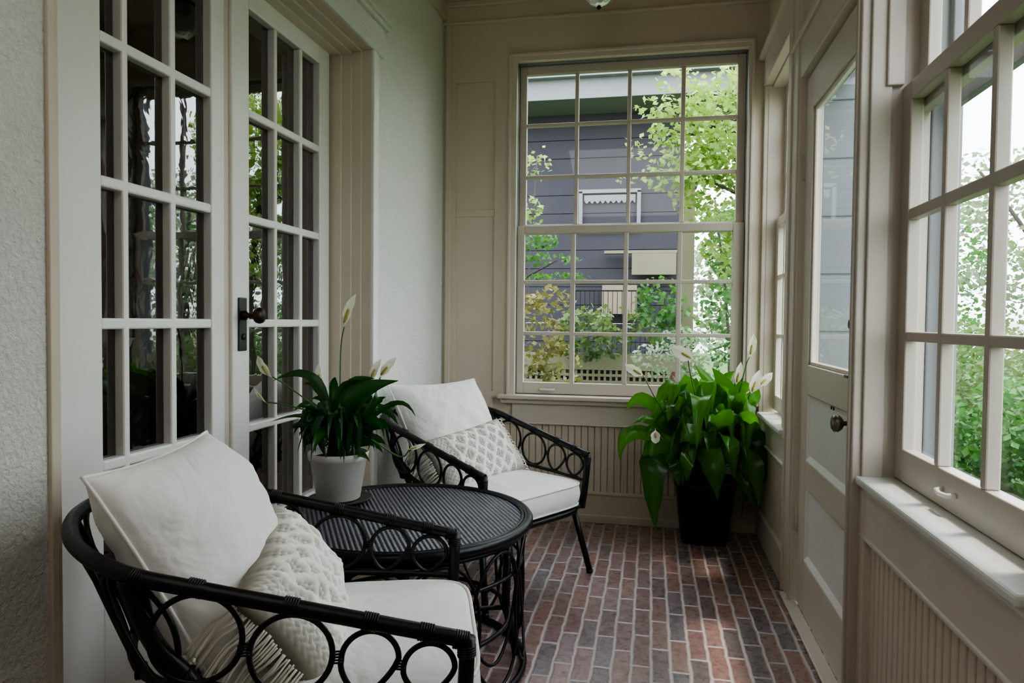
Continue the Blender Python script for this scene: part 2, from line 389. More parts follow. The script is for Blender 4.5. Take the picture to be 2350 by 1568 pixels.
# beadboard wainscot below and baseboard
bd = MB(); x = XL
while x < .60:
    bd.box(x+.002, min(x+.036, .60), YF-.010, YF, .17, .556); x += .038
struct(bd.build('trim_9', 'paint', None, .004))
S('baseboard_far', 'paint', (XL, .60, YF-.022, YF, .035, .165), (XL, .60, YF-.030, YF, .160, .176), (XL, .60, YF-.034, YF, 0, .045), bevel=.004)
S('baseboard_left', 'paint_white', (XL, XL+.018, YZ+.06, YF-.03, 0, .16), (XL, XL+.018, YB, YA-.05, 0, .16), bevel=.004)

def sash(name, axis, a0, a1, z0, z1, face, cols, rows, mat, th=.034, glass='glass', stile=None, label=None, sgn=1, mun=None):
    """double hung sash. axis 'x': spans X and faces -Y at Y=face; axis 'y': spans Y and faces -X at X=face."""
    def B(mb, p, q, r, s_, d0=0, d1=th):
        if axis == 'x': mb.box(p, q, face+d0, face+d1, r, s_)
        else: mb.box(face+d0, face+d1, p, q, r, s_)
    mb = MB()
    B(mb, a0, cols[0][0], z0, z1); B(mb, cols[-1][1], a1, z0, z1)
    B(mb, cols[0][0], cols[-1][1], z0, rows[0][0]); B(mb, cols[0][0], cols[-1][1], rows[-1][1], z1)
    o = struct(mb.build(name, mat, None, .004, 2), label)
    mu = MB()
    for i in range(len(cols)-1): B(mu, cols[i][1], cols[i+1][0], rows[0][0], rows[-1][1], .001, th-.002)
    for j in range(len(rows)-1): B(mu, cols[0][0], cols[-1][1], rows[j][1], rows[j+1][0], .0015, th-.002)
    mu.build('muntin_grid', mat, o, .004, 2)
    g = MB(); gx = face+th*.72
    for c in cols:
        for r in rows:
            if axis == 'x': g.add([(c[0]-.003, gx, r[0]-.003), (c[1]+.003, gx, r[0]-.003), (c[1]+.003, gx, r[1]+.003), (c[0]-.003, gx, r[1]+.003)], [(0,1,2,3)])
            else: g.add([(gx, c[0]-.003, r[0]-.003), (gx, c[1]+.003, r[0]-.003), (gx, c[1]+.003, r[1]+.003), (gx, c[0]-.003, r[1]+.003)], [(0,1,2,3)])
    g.build('glass_panes', glass, o)
    return o
# far window: lower sash, upper sash
cl = [(-.733, -.463), (-.435, -.159), (-.133, .139), (.165, .437)]
sl = sash('window_1', 'x', WX0, WX1-.0, .724, 1.706, YF+.03, cl, [(.792, 1.068), (1.089, 1.369), (1.390, 1.660)], 'paint_sash', label='lower sash of the far window')
cu_ = [(-.733, -.450), (-.428, -.150), (-.128, .148), (.172, .452)]
su = sash('window_2', 'x', WX0, WX1, 1.660, 2.640, YF+.068, cu_, [(1.718, 1.985), (2.005, 2.287), (2.307, 2.590)], 'paint_sash', label='upper sash of the far window')
fl = MB(); fl.tube([(-.63, YF+.028, .752), (-.625, YF+.012, .750), (-.555, YF+.012, .750), (-.55, YF+.028, .752)], .007, 8); fl.build('sash_pull', 'paint_trim', sl)
S('trim_10', 'paint_out', (WX0-.02, WX0, YF+.02, YF+.2, WZ0, WZ1), (WX1, WX1+.02, YF+.02, YF+.2, WZ0, WZ1), (WX0, WX1, YF+.02, YF+.2, WZ1, WZ1+.02), (WX0, WX1, YF+.02, YF+.24, WZ0-.02, WZ0+.022), bevel=.002)

# ---- right wall: near double hung window, door, far double hung window
XR = .600
DY0, DY1, DZ = 2.195, 3.000, 2.130         # entry door
WY0, WY1 = 1.300, 2.157                   # near window
VY0, VY1 = 3.26, 3.96                     # far window
ZS, ZH = .690, 2.72
wr = MB()
def wrb(y0, y1, z0, z1, x=XR): wr.box(x, x+.15, y0, y1, z0, z1)
wrb(YB, WY0, 0, ZC, .650)
wrb(WY0, WY1+.004, ZH+.003, ZC); wr.box(XR+.03, XR+.15, WY0, WY1+.004, 0, ZS-.003)
wrb(WY1+.004, DY0-.003, 0, ZC); wrb(DY0-.003, DY1+.005, DZ+.012, ZC); wrb(DY1+.005, VY0-.003, 0, ZC); wrb(VY0-.003, VY1+.004, 0, ZS-.033); wrb(VY0-.003, VY1+.004, 2.423, ZC); wrb(VY1+.004, YF, 0, ZC)
struct(wr.build('wall_right', 'paint', None, 0))
# casings
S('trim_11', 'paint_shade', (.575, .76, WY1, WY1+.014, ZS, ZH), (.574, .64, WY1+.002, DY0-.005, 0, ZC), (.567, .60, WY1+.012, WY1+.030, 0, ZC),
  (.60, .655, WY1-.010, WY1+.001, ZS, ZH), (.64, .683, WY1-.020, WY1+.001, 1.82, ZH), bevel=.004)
S('trim_12', 'paint_trim', (.575, .62, DY1+.004, DY1+.17, 0, ZC), (.62, .66, DY1+.003, DY1+.03, 0, DZ), (.568, .6, DY1+.020, DY1+.034, 0, ZC), (.567, .6, DY1+.150, DY1+.172, 0, ZC), bevel=.004)
S('trim_13', 'paint_trim', (.575, .62, DY0-.005, DY1+.006, DZ+.008, DZ+.16), (.562, .62, DY0-.01, DY1+.17, DZ+.16, DZ+.19), bevel=.005)
S('trim_14', 'paint_trim', (.575, .62, VY0-.09, VY1+.04, 2.42, 2.56), (.548, .62, VY0-.09, VY1+.04, 2.56, 2.585), (.575, .62, VY0-.09, VY0, ZS-.03, 2.42), (.580, .62, VY1, VY1+.04, ZS-.03, 2.42),
  (.62, .70, VY0-.012, VY0, ZS-.03, 2.42), (.60, .70, VY1-.003, VY1+.012, ZS-.03, 2.42), (.62, .70, VY0, VY1, 2.408, 2.42), bevel=.004)
S('trim_15', 'paint_trim', (.575, .62, WY0, WY1, ZH, ZH+.16), (.636, .66, WY0-.09, WY0, ZS, ZH), bevel=.004)
S('trim_16', 'paint', (.560, .60, YB, YF, 2.885, ZC), (XL, XL+.02, YB, YF, 2.90, ZC), bevel=.004)
# sills on the right wall
def stool(name, y0, y1, xf, xb, zt):
    S(name, 'paint_sill', (xf, xb, y0, y1, zt-.024, zt), (xf+.016, .62, y0+.006, y1-.006, zt-.042, zt-.024), bevel=.007)
stool('trim_17', 1.255, 2.215, .585, .74, .713)
stool('trim_18', 3.18, 3.80, .548, .71, .690)
S('trim_19', 'paint_trim', (.603, .63, 1.26, 2.16, .548, .680), (.597, .63, 1.26, 2.16, .540, .552), (.60, .66, 1.21, 1.262, 0, .68), (.60, .63, 2.12, 2.16, 0, .68), bevel=.004)
bd = MB(); y = 1.27
while y < 2.12:
    bd.box(.617, .63, y+.002, y+.036, .10, .545); y += .038
struct(bd.build('trim_20', 'paint', None, .005))
bd = MB(); y = 3.18
while y < 3.97:
    bd.box(.588, .60, y+.002, y+.036, .16, .53); y += .038
struct(bd.build('trim_21', 'paint', None, .005))
S('trim_22', 'paint_trim', (.580, .60, 3.17, 3.99, .53, .65), (.572, .60, 3.17, 3.99, .522, .534), bevel=.004)
S('baseboard_right', 'paint_trim', (.575, .60, 3.17, YF-.03, 0, .15), (.568, .60, 3.17, YF-.03, .15, .168), (.60, .63, 1.26, 2.12, 0, .12), (.575, .60, YB, 1.22, 0, .15), bevel=.005)
S('threshold_strip', 'paint_trim', (.552, .60, 1.0, DY1+.10, 0, .012), bevel=.004).name = 'trim_23'
# near window sashes
nc = [(1.390, 1.606), (1.630, 1.850), (1.874, 2.090)]
w3 = sash('window_3', 'y', 1.305, WY1-.002, .716, 1.816, .685, nc, [(.807, 1.105), (1.131, 1.437), (1.467, 1.765)], 'paint_sash', label='lower sash of the near window on the right')
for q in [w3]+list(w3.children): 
    if q.name.startswith(('window', 'muntin')): q.data.materials[0] = M['sash_shaded']
pu = MB(); pu.tube([(.685, 1.81, .762), (.668, 1.805, .760), (.664, 1.775, .758), (.668, 1.745, .760), (.685, 1.74, .762)], .006, 8); pu.build('sash_pull', 'paint_white', w3)
w4 = sash('window_4', 'y', 1.305, WY1-.002, 1.745, ZH-.01, .724, nc, [(1.80, 2.07), (2.10, 2.37), (2.40, 2.65)], 'paint_sash', label='upper sash of the near window on the right')
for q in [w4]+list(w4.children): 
    if q.name.startswith(('window', 'muntin')): q.data.materials[0] = M['sash_shaded']
S('trim_24', 'paint_out', (.76, .84, WY1-.004, WY1+.12, ZS, ZH), (.76, .84, WY1-.001, WY1+.012, ZS, ZH), (.76, .84, WY0-.12, WY0, ZS, ZH), (.74, .86, WY0-.1, WY1+.1, .66, .705), (.76, .84, WY0-.1, WY1+.1, ZH, ZH+.1), bevel=.004)
st = MB()
st.box(.80, .822, WY0, WY1, 1.745, 1.80); st.box(.80, .822, WY0, WY0+.045, ZS, ZH); st.box(.80, .822, WY1-.03, WY1, ZS, ZH); st.box(.80, .822, WY0, WY1, ZS, .76); st.box(.80, .822, WY0, WY1, ZH-.05, ZH)
struct(st.build('window_5', 'paint_out', None, .003), 'grey storm frame outside the near right window')
# far right window sashes
vc = [(3.385, 3.545), (3.565, 3.725), (3.745, 3.895)]
sash('window_6', 'y', VY0, VY1, .69, 1.71, .650, vc, [(.77, 1.075), (1.095, 1.385), (1.405, 1.66)], 'paint_trim', th=.03, label='lower sash of the far right window by the tall plant')
sash('window_7', 'y', VY0, VY1, 1.66, 2.41, .684, vc, [(1.71, 1.92), (1.94, 2.14), (2.16, 2.36)], 'paint_trim', th=.03, label='upper sash of the far right window by the tall plant')
# the wall behind the viewer
wb = MB(); wb.box(-1.45, .75, YB-.1, YB, 0, ZC)
struct(wb.build('wall_back', 'paint', None, 0))

# ---- entry door
t = .04; dx = XR
fr = MB(); gy0, gy1 = 2.285, 2.885
fr.box(dx, dx+t, DY0, gy0, .015, DZ-.004); fr.box(dx, dx+t, gy1, DY1-.006, .015, DZ-.004)
for z0, z1 in ((.015, .225), (.508, .618), (.874, .990), (1.985, DZ-.004)): fr.box(dx, dx+t, gy0, gy1, z0, z1)
ed = struct(fr.build('door_3', 'paint_trim', None, .004, 2), 'white panelled outside door with a tall glass pane')
pn = MB()
for z0, z1 in ((.225, .508), (.618, .874)):
    pn.box(dx+.014, dx+.03, gy0, gy1, z0, z1)
    # sloped moulding at the foot of each panel
    pn.add([(dx+.002, gy0, z0), (dx+.002, gy1, z0), (dx+.016, gy0, z0+.022), (dx+.016, gy1, z0+.022), (dx+.03, gy0, z0), (dx+.03, gy1, z0)], [(0,1,3,2), (0,2,4), (1,5,3)])
    pn.add([(dx+.002, gy1, z0), (dx+.002, gy1, z1), (dx+.016, gy1-.018, z0), (dx+.016, gy1-.018, z1)], [(0,1,3,2)])
    pn.add([(dx+.002, gy0, z1), (dx+.002, gy1, z1), (dx+.016, gy0, z1-.018), (dx+.016, gy1, z1-.018)], [(0,1,3,2)])
pn.build('panel', 'paint_white', ed)
bd_ = MB()
for q in ((gy0, gy0+.012, .99, 1.985), (gy1-.012, gy1, .99, 1.985), (gy0, gy1, .99, 1.004), (gy0, gy1, 1.973, 1.985)): bd_.box(dx+.008, dx+.02, *q)
bd_.build('glazing_bead', 'paint_trim', ed, .004)
g = MB(); gx = dx+.022; g.add([(gx, gy0, .99), (gx, gy1, .99), (gx, gy1, 1.985), (gx, gy0, 1.985)], [(0,1,2,3)]); g.build('glass_pane', 'glass', ed)
k = MB(); k.lathe([(.022, 0), (.020, -.006), (.008, -.010), (.007, -.028), (.018, -.034), (.026, -.044), (.026, -.056), (.018, -.062), (.003, -.064)], (dx, 2.238, .852), 24, 'x'); k.build('door_knob', 'knob', ed)
k = MB(); k.lathe([(.016, 0), (.018, -.016), (.013, -.022), (.003, -.024)], (dx, 2.232, 1.150), 20, 'x'); k.build('thumb_turn', 'brass', ed)
k = MB(); k.box(dx-.016, dx, 2.222, 2.236, .975, 1.03); k.box(dx-.026, dx-.014, 2.222, 2.262, .988, .998); k.build('slide_latch', 'knob', ed, .003)
k = MB(); k.lathe([(.006, 0), (.006, -.003)], (dx, 2.50, .869), 12, 'x'); k.lathe([(.006, 0), (.006, -.003)], (dx, 2.47, .869), 12, 'x'); k.build('screw', 'brass', ed)
for z in (.36, 1.78):
    k = MB(); k.box(dx-.003, dx+.02, DY1-.010, DY1+.001, z-.05, z+.05); k.tube([(dx-.005, DY1-.004, z-.05), (dx-.005, DY1-.004, z+.05)], .005, 8); hg = k.build('hinge', 'paint_trim', ed)
    k = MB()
    for q in (-.03, .03): k.lathe([(.0045, 0), (.0045, -.0015)], (dx+.012, DY1-.0105, z+q), 10, 'y')
    k.build('screw', 'hole', hg)
# outside jamb boards seen through the door glass
S('trim_25', 'paint_out', (.655, .78, DY1, DY1+.12, 0, DZ+.1), (.655, .78, DY0-.018, DY0, 0, DZ+.1), (.64, .78, DY0, DY1, DZ, DZ+.1), bevel=.004)
sd = MB()
for i in range(9): sd.box(.645, .785-.0*i, DY1-.006, DY1+.004, .2+i*.23, .2+i*.23+.222)
struct(sd.build('trim_26', 'paint_out', None, .004))

# ceiling light
cf = empty('ceiling_light', (-.275, 3.5, ZC)); tag(cf, 'small semi flush ceiling light with a clear ribbed glass shade and dark metal ring', 'ceiling light')
k = MB(); k.lathe([(.002, 0), (.07, -.002), (.072, -.014), (.03, -.028), (.008, -.032), (.008, -.10)], n=28); k.build('canopy', 'iron', cf)
k = MB(); k.lathe([(.03, -.095), (.085, -.105), (.092, -.125), (.088, -.130), (.03, -.115)], n=32); k.build('shade_ring', 'iron', cf)
k = MB()
pr_ = [(.088, -.125), (.094, -.16), (.090, -.21), (.070, -.255), (.04, -.285), (.012, -.296), (.003, -.298)]
vs = []; n = 48
for r, h_ in pr_:
    for q in range(n): a = 2*pi*q/n; rr = r*(1+.03*cos(q*pi*.5)); vs.append((rr*cos(a), rr*sin(a), h_))
k.add(vs, [(i*n+q, i*n+(q+1) % n, (i+1)*n+(q+1) % n, (i+1)*n+q) for i in range(len(pr_)-1) for q in range(n)], True)
gm, nt, out = newmat('lamp_glass'); b = bsdf(nt, out, (.75, .78, .76), .12, .8); b.inputs['Transmission Weight'].default_value = .75; M['lampglass'] = gm
k.build('glass_shade', 'lampglass', cf)
k = MB(); k.lathe([(.010, -.296), (.012, -.302), (.006, -.310), (.002, -.312)], n=16); k.build('finial', 'iron', cf)
# ------------------------------------------------------------------ armchairs
wf_, wb_, La, Db, zf_, zm_, zb_ = .325, .330, .534, .271, .555, .682, .740
def rim_pt(t):
    """t in 0..1 from the front right corner round the back to the front left corner"""
    per = [La, (wb_+Db)*.8, (wb_+Db)*.8, La]; tot = sum(per); d = t*tot
    if d < La: q = d/La; return Vector((-La*q, -(wf_+(wb_-wf_)*q), zf_+(zm_-zf_)*q))
    if d > tot-La: q = (tot-d)/La; return Vector((-La*q, (wf_+(wb_-wf_)*q), zf_+(zm_-zf_)*q))
    a = (d-La)/(tot-2*La)*pi
    return Vector((-La-Db*sin(a), -wb_*cos(a), zm_+(zb_-zm_)*sin(a)))
def back_rail(a): return Vector((-.50-.185*sin(a), -.300*cos(a), .475+.02*sin(a)))
def rim_back(a): return Vector((-La-Db*sin(a), -wb_*cos(a), zm_+(zb_-zm_)*sin(a)))
def smooth_path(pts, n=6):
    pts = [Vector(p) for p in pts]; out = []
    for i in range(len(pts)-1):
        p0 = pts[max(i-1, 0)]; p1 = pts[i]; p2 = pts[i+1]; p3 = pts[min(i+2, len(pts)-1)]
        for k in range(n):
            t = k/n; out.append(.5*((2*p1)+(-p0+p2)*t+(2*p0-5*p1+4*p2-p3)*t*t+(-p0+3*p1-3*p2+p3)*t**3))
    out.append(pts[-1]); return out
def scaled(mb, k): mb.v = [(x*k, y*k, z*k) for x, y, z in mb.v]; return mb
def make_chair(loc, ang, k, label):
    root = empty('armchair', (loc[0]*k, loc[1]*k, 0), ang)
    tag(root, label, 'armchair', 'black rattan armchairs')
    dz = H*(1-k)/k; zfl = -dz                     # local height of the floor
    def put(mb, name, mat='rattan', parent=root, **kw):
        mb.v = [(x*k, y*k, (z+dz)*k) for x, y, z in mb.v]
        return mb.build(name, mat, parent, **kw)
    mb = MB(); mb.tube([rim_pt(i/90) for i in range(91)], .0150, 12); put(mb, 'top_rail')
    for sg in (-1, 1):
        mb = MB(); mb.tube(smooth_path([(-.600, sg*.322, .688), (-.578, sg*.320, .620), (-.548, sg*.314, .555), (-.500, sg*.305, .495), (-.450, sg*.295, .41), (-.425, sg*.285, .325)]), .0165, 10); put(mb, 'back_post')
        mb = MB(); mb.tube(smooth_path([(-.500, sg*.305, .497), (-.42, sg*.310, .472), (-.32, sg*.317, .461), (-.16, sg*.321, .452), (.0, sg*.320, .440)]), .0085, 8); put(mb, 'side_rail')
        for cx, cz, r, bx_, bz in ((-.483, .577, .080, None, None), (-.318, .5405, .0735, None, None), (-.177, .526, .052, -.19, .459), (-.069, .503, .0475, -.075, .452)):
            pts = []
            for i in range(40):
                a = 2*pi*i/40; x = cx+r*cos(a); z = cz+r*sin(a)
                if bx_ is not None:
                    # stretch the lower part into a drop
                    q = max(0, -sin(a)); x = cx+r*cos(a)*(1-.35*q*q)+(bx_-cx)*q; z = cz+(r*sin(a) if sin(a) > 0 else -(cz-bz)*q**1.15)
                pts.append((x, sg*.323, z))
            mb = MB(); mb.tube(pts, .0056, 8, closed=True); put(mb, 'ring')
        # front post and front leg
        mb = MB(); mb.tube([(.002, sg*.325, .560), (.0, sg*.322, .50), (-.004, sg*.312, .40), (-.010, sg*.300, .320)], .0150, 10); put(mb, 'front_post')
        mb = MB(); mb.tube([(-.050, sg*.285, .325), (.018, sg*.327, zfl+.012)], .0135, 10); lg = put(mb, 'leg')
        mb = MB(); mb.tube([(.0175, sg*.3265, zfl+.014), (.0185, sg*.3275, zfl)], .0145, 10); put(mb, 'foot_cap', 'rattan', lg)
        mb = MB(); mb.tube([(-.44, sg*.275, .325), (-.515, sg*.290, zfl+.012)], .0135, 10); lg = put(mb, 'leg')
        mb = MB(); mb.tube([(-.5148, sg*.29, zfl+.014), (-.516, sg*.29, zfl)], .0145, 10); put(mb, 'foot_cap', 'rattan', lg)
    mb = MB(); mb.tube([back_rail(pi*i/30) for i in range(31)], .010, 8); put(mb, 'back_rail')
    for c in (.30, .92, 1.5708, 2.22, 2.84):
        pts = []
        for i in range(36):
            a = 2*pi*i/36; aa = c+.29*cos(a); v = .5+.485*sin(a)
            pts.append(back_rail(aa).lerp(rim_back(aa), v))
        mb = MB(); mb.tube(pts, .0056, 8, closed=True); put(mb, 'ring')
    for c in (.12, .61, 1.25, 1.89, 2.53, 3.02):
        mb = MB(); mb.tube([back_rail(c+.10*sin(v*pi)).lerp(rim_back(c+.04), v) for v in [i/10 for i in range(11)]], .0066, 8); put(mb, 'back_spindle')
    # cane wrapping at the joints
    def wrap(p, d, n=5, r=.0152, step=.0046, w=.0024):
        mb = MB()
        p = Vector(p); d = Vector(d).normalized()
        u = d.orthogonal().normalized(); v = d.cross(u)
        for j in range(n):
            c = p+d*(j-(n-1)/2)*step
            mb.tube([c+(u*cos(2*pi*i/14)+v*sin(2*pi*i/14))*r for i in range(14)], w, 5, closed=True)
        put(mb, 'cane_wrapping')
    for sg in (-1, 1):
        arm = Vector((-La, 0, zm_-zf_))
        for f in (-.483, -.318, -.177, -.075): wrap((f, sg*.326, zf_+.238*(-f)), arm, 6)
        wrap((-.01, sg*.325, zf_), arm, 6, .0158); wrap((0, sg*.325, .535), (0, 0, 1), 5, .0158); wrap((-.58, sg*.327, .688), arm, 6, .0165)
        wrap((-.4, sg*.323, .553), (0, .2, 1), 4, .0110, .005, .002); wrap((-.237, sg*.323, .532), (0, .2, 1), 4, .010, .005, .002); wrap((-.122, sg*.323, .512), (0, .2, 1), 3, .009, .005, .002)
        wrap((-.50, sg*.305, .497), (.5, 0, .3), 6, .0175)
    for a in (.12, .61, 1.25, 1.89, 2.53, 3.02): wrap(back_rail(a), (1, .2, 0), 4, .014)
    # seat frame with a woven deck
    mb = MB(); pts = []
    for i in range(64):
        a = 2*pi*i/64; x, y = cos(a), sin(a); q = (abs(x)**5+abs(y)**5)**(-1/5)
        pts.append((-.235+.262*x*q, .285*y*q, .328))
    mb.tube(pts, .0140, 10, closed=True); sf = put(mb, 'seat_frame')
    mb = MB(); mb.box(-.485, .015, -.27, .27, .330, .340); put(mb, 'seat_deck', 'rattan', sf)
    def W(p):                                   # local chair point to world
        x, y, z = p; z = (z+dz)*k; x *= k; y *= k
        return Vector((root.location.x+x*cos(ang)-y*sin(ang), root.location.y+x*sin(ang)+y*cos(ang), z))
    # ---- seat cushion
    sc = empty('seat_cushion', tuple(W((-.235, 0, .341))), ang)
    tag(sc, 'thick ivory box seat cushion on the '+('nearer' if k < 1 else 'farther')+' black armchair', 'seat cushion', 'ivory seat cushions')
    def outline(inset, z, n=96, fx=.272, fy=.281):
        r = []
        for i in range(n):
            a = 2*pi*i/n; x, y = cos(a), sin(a); q = (abs(x)**7+abs(y)**7)**(-1/7)
            sx = .985+.015*cos(2*a); r.append(Vector(((fx-inset)*x*q*k, (fy-inset)*y*q*k*(1-.075*max(0, -x*q)), z*k+.0015*noise.noise(Vector((x*3, y*3, z*9+k))))))
        return r
    mb = MB(); prof = [(.27, 0), (.08, 0), (.022, .004), (.006, .014), (.0, .035), (-.003, .055), (.0, .080), (.004, .098), (.010, .104), (.022, .110), (.06, .118), (.13, .126), (.20, .130), (.27, .131)]
    vs = []; nn = 96
    for ins, z in prof: vs += outline(ins, z)
    fs = [(i*nn+q, i*nn+(q+1) % nn, (i+1)*nn+(q+1) % nn, (i+1)*nn+q) for i in range(len(prof)-1) for q in range(nn)]
    fs += [tuple(range(nn-1, -1, -1)), tuple((len(prof)-1)*nn+q for q in range(nn))]
    mb.add(vs, fs, True); mb.build('cushion_cover', 'cushion', sc)
    for z, ins in ((.101, .002), (.012, .004)):
        mb = MB(); mb.tube(outline(ins, z), .0042*k, 6, closed=True); mb.build('piping', 'piping', sc)
    # ---- pillows
    def frame(lean, yaw=0.0, roll=0.0):
        vv = Vector((-sin(lean), 0, cos(lean))); nn_ = Vector((cos(lean), 0, sin(lean))); uu = Vector((0, 1, 0))
        uu, vv = uu*cos(roll)+vv*sin(roll), vv*cos(roll)-uu*sin(roll); R_ = Matrix.Rotation(yaw, 3, 'Z'); return R_ @ uu, R_ @ vv, R_ @ nn_
    def pillow_mesh(w, h, T, nu, nv, hf=None, seed=0, pinch=.05, sag=0.0, expo=.55):
        def P(u, v, side):
            x = w/2*u*(1-pinch*(1-v*v)); y = h/2*v*(1-pinch*(1-u*u))
            th = T/2*max(0, (1-abs(u)**3.2)*(1-abs(v)**3.2))**expo
            e = (1-u*u)*(1-v*v)
            wr = .016*noise.noise(Vector((u*2.2+seed, v*2.2, side*3.1)))*min(1, 3*e) + .007*noise.noise(Vector((u*5+seed, v*8, side*5)))*min(1, 4*e)
            hh = hf(u, v, side) if hf else 0
            y -= sag*e*(1-abs(u))
            return Vector((x, y, side*(th+wr*min(1, T/.15)+hh)))
        vs = []; idx = {}; col = []
        for side in (1, -1):
            for j in range(nv+1):
                for i in range(nu+1):
                    bd = i in (0, nu) or j in (0, nv)
                    if bd and (0, i, j) in idx: idx[(side, i, j)] = idx[(0, i, j)]; continue
                    u = 2*i/nu-1; v = 2*j/nv-1
                    u = sin(u*pi/2)*.35+u*.65; v = sin(v*pi/2)*.35+v*.65
                    idx[(side, i, j)] = len(vs)
                    if bd: idx[(0, i, j)] = len(vs)
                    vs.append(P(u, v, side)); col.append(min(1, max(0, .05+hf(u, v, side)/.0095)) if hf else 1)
        fs = []
        for side in (1, -1):
            for j in range(nv):
                for i in range(nu):
                    q = [idx[(side, i, j)], idx[(side, i+1, j)], idx[(side, i+1, j+1)], idx[(side, i, j+1)]]
                    fs.append(tuple(q if side == 1 else q[::-1]))
        edge = [P(-1+2*i/40, -1, 0) for i in range(40)]+[P(1, -1+2*i/40, 0) for i in range(40)]+[P(1-2*i/40, 1, 0) for i in range(40)]+[P(-1, 1-2*i/40, 0) for i in range(40)]
        return vs, fs, edge, col
    def place_p(vs, c, fr):
        uu, vv, nn_ = fr; return [c+uu*p.x*k+vv*p.y*k+nn_*p.z*k for p in vs]
    near = k < 1
    bp = empty('back_pillow', tuple(W((-.548, 0, .640))), ang)
    tag(bp, 'large square ivory pillow leaning in the back of the '+('nearer' if near else 'farther')+' black armchair', 'pillow', 'square ivory pillows')
    vs, fs, ed, _ = pillow_mesh(.535, .50, .23, 40, 40, seed=3 if near else 9, pinch=.07, expo=.62)
    fr_ = frame(radians(31), radians(-6 if near else 0)); mb = MB(); mb.add(place_p(vs, Vector((0,0,0)), fr_), fs, True); mb.build('pillow_cover', 'cushion', bp)
    mb = MB(); mb.tube(place_p(ed, Vector((0,0,0)), fr_), .0042*k, 6, closed=True); mb.build('piping', 'piping', bp)
    # macrame lumbar pillow
    lp_ = empty('lumbar_pillow', tuple(W((-.372, -.012, .538))), ang)
    tag(lp_, 'small cream knotted macrame pillow with fringed ends on the '+('nearer' if near else 'farther')+' black armchair', 'pillow', 'macrame lumbar pillows')
    def relief(u, v, side):
        e = min(1, 6*(1-abs(u)))*min(1, 5*(1-abs(v)))
        if abs(u) < .60:
            a = u*7.5; b_ = v*3.6
            c1 = max(abs(cos((a+b_)*1.5)), abs(cos((a-b_)*1.5)))
            cord = max(0, c1-.82)/.18
            fin = .5+.5*sin((a*5+b_*9)*1.4)*cos((a*5-b_*9)*1.4)
            hh = .0120*cord**.7+.0085*fin*(1-cord)
        else:
            hh = .0085*(.5+.5*sin(u*80)*cos(v*40+1.6*(int(u*26) % 2)))+.001
            if abs(abs(u)-.62) < .02: hh = .013
        return hh*e
    vs, fs, ed, col = pillow_mesh(.52, .285, .150, 150, 84, hf=relief, seed=1, pinch=.06, expo=.55)
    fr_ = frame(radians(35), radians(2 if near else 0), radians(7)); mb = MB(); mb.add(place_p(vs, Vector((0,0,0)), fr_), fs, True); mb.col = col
    mb.build('knotted_cover', 'macrame', lp_, colname='crease_shade')
    uu, vv, nn_ = fr_
    rnd = random.Random(5)
    for sgn in (-1, 1):
        mb = MB(); n_ = 46 if sgn < 0 else 18
        for i in range(n_):
            v = -1+2*(i+.5)/n_+rnd.uniform(-.02, .02)
            ln = rnd.uniform(.105, .135) if sgn < 0 else rnd.uniform(.02, .035)
            p0 = uu*(sgn*.246)*k+vv*(.139*v)*k+nn_*rnd.uniform(-.004, .004)
            d1 = (uu*sgn*.10-Vector((.62, 0, .50)) + Vector((rnd.uniform(-.14, .14), rnd.uniform(-.1, .1), rnd.uniform(-.1, .1)))) if sgn < 0 else uu*1.0+vv*.2*v
            d1.normalize(); p1 = p0+uu*sgn*.012+d1*ln*.5; p2 = p1+(d1+Vector((0, 0, -.5))).normalized()*ln*.5
            mb.tube(smooth_path([p0, (p0+p1)*.5+uu*sgn*.006, p1, p2], 4), .0021*k if i % 3 else .0029*k, 5)
            mb.tube([p2, p2+(d1*.3+Vector((0, 0, -1)))*.008], [.0028*k, .0034*k], 5)
        mb.build('fringe', 'yarn', lp_)
    return root
make_chair((-.428, 1.552), radians(17.96), .970, 'black rattan armchair with looped rings nearest the viewer, in front of the round table')
make_chair((-.441, 2.831), radians(-31.95), 1.025, 'black rattan armchair beyond the round table, in front of the far window wall')

# ------------------------------------------------------------------ round table
TC = Vector((-.800, 2.206, 0)); TR = .430; TH = .500
tb = empty('side_table', tuple(TC), 0); tag(tb, 'round black rattan table with a woven top and looped wire base between the armchairs', 'table')
mb = MB(); mb.lathe([(.002, TH-.022), (TR-.035, TH-.022), (TR-.022, TH-.012), (TR-.030, TH-.002), (.002, TH)], n=96); mb.build('woven_top', 'weave', tb)
def ring(mb, R, z, r, n=96, m=10, a0=0): mb.tube([(R*cos(2*pi*i/n+a0), R*sin(2*pi*i/n+a0), z) for i in range(n)], r, m, closed=True)
mb = MB(); ring(mb, TR-.015, TH-.010, .0165); mb.build('rim', 'rattan', tb)
mb = MB(); ring(mb, TR-.034, TH-.001, .0050, 96, 6); mb.build('inner_band', 'rattan', tb)
mb = MB(); ring(mb, TR-.035, TH-.042, .0080); mb.build('apron_hoop', 'rattan', tb)
for i in range(4):
    a = radians(20+90*i); mb = MB(); mb.tube([((TR-.075)*cos(a), (TR-.075)*sin(a), TH-.02), ((TR-.085)*cos(a), (TR-.085)*sin(a), .18), ((TR-.045)*cos(a), (TR-.045)*sin(a), 0)], .0150, 10); mb.build('leg', 'rattan', tb)
RB = TR-.026
for i in range(12):
    a0 = 2*pi*i/12+.1; hw = .30; pts = []
    for q in range(44):
        t = 2*pi*q/44; a = a0+hw*cos(t); z = .245+.205*sin(t); pts.append((RB*cos(a), RB*sin(a), z))
    mb = MB(); mb.tube(pts, .0052, 7, closed=True); mb.build('wire_loop', 'rattan', tb)
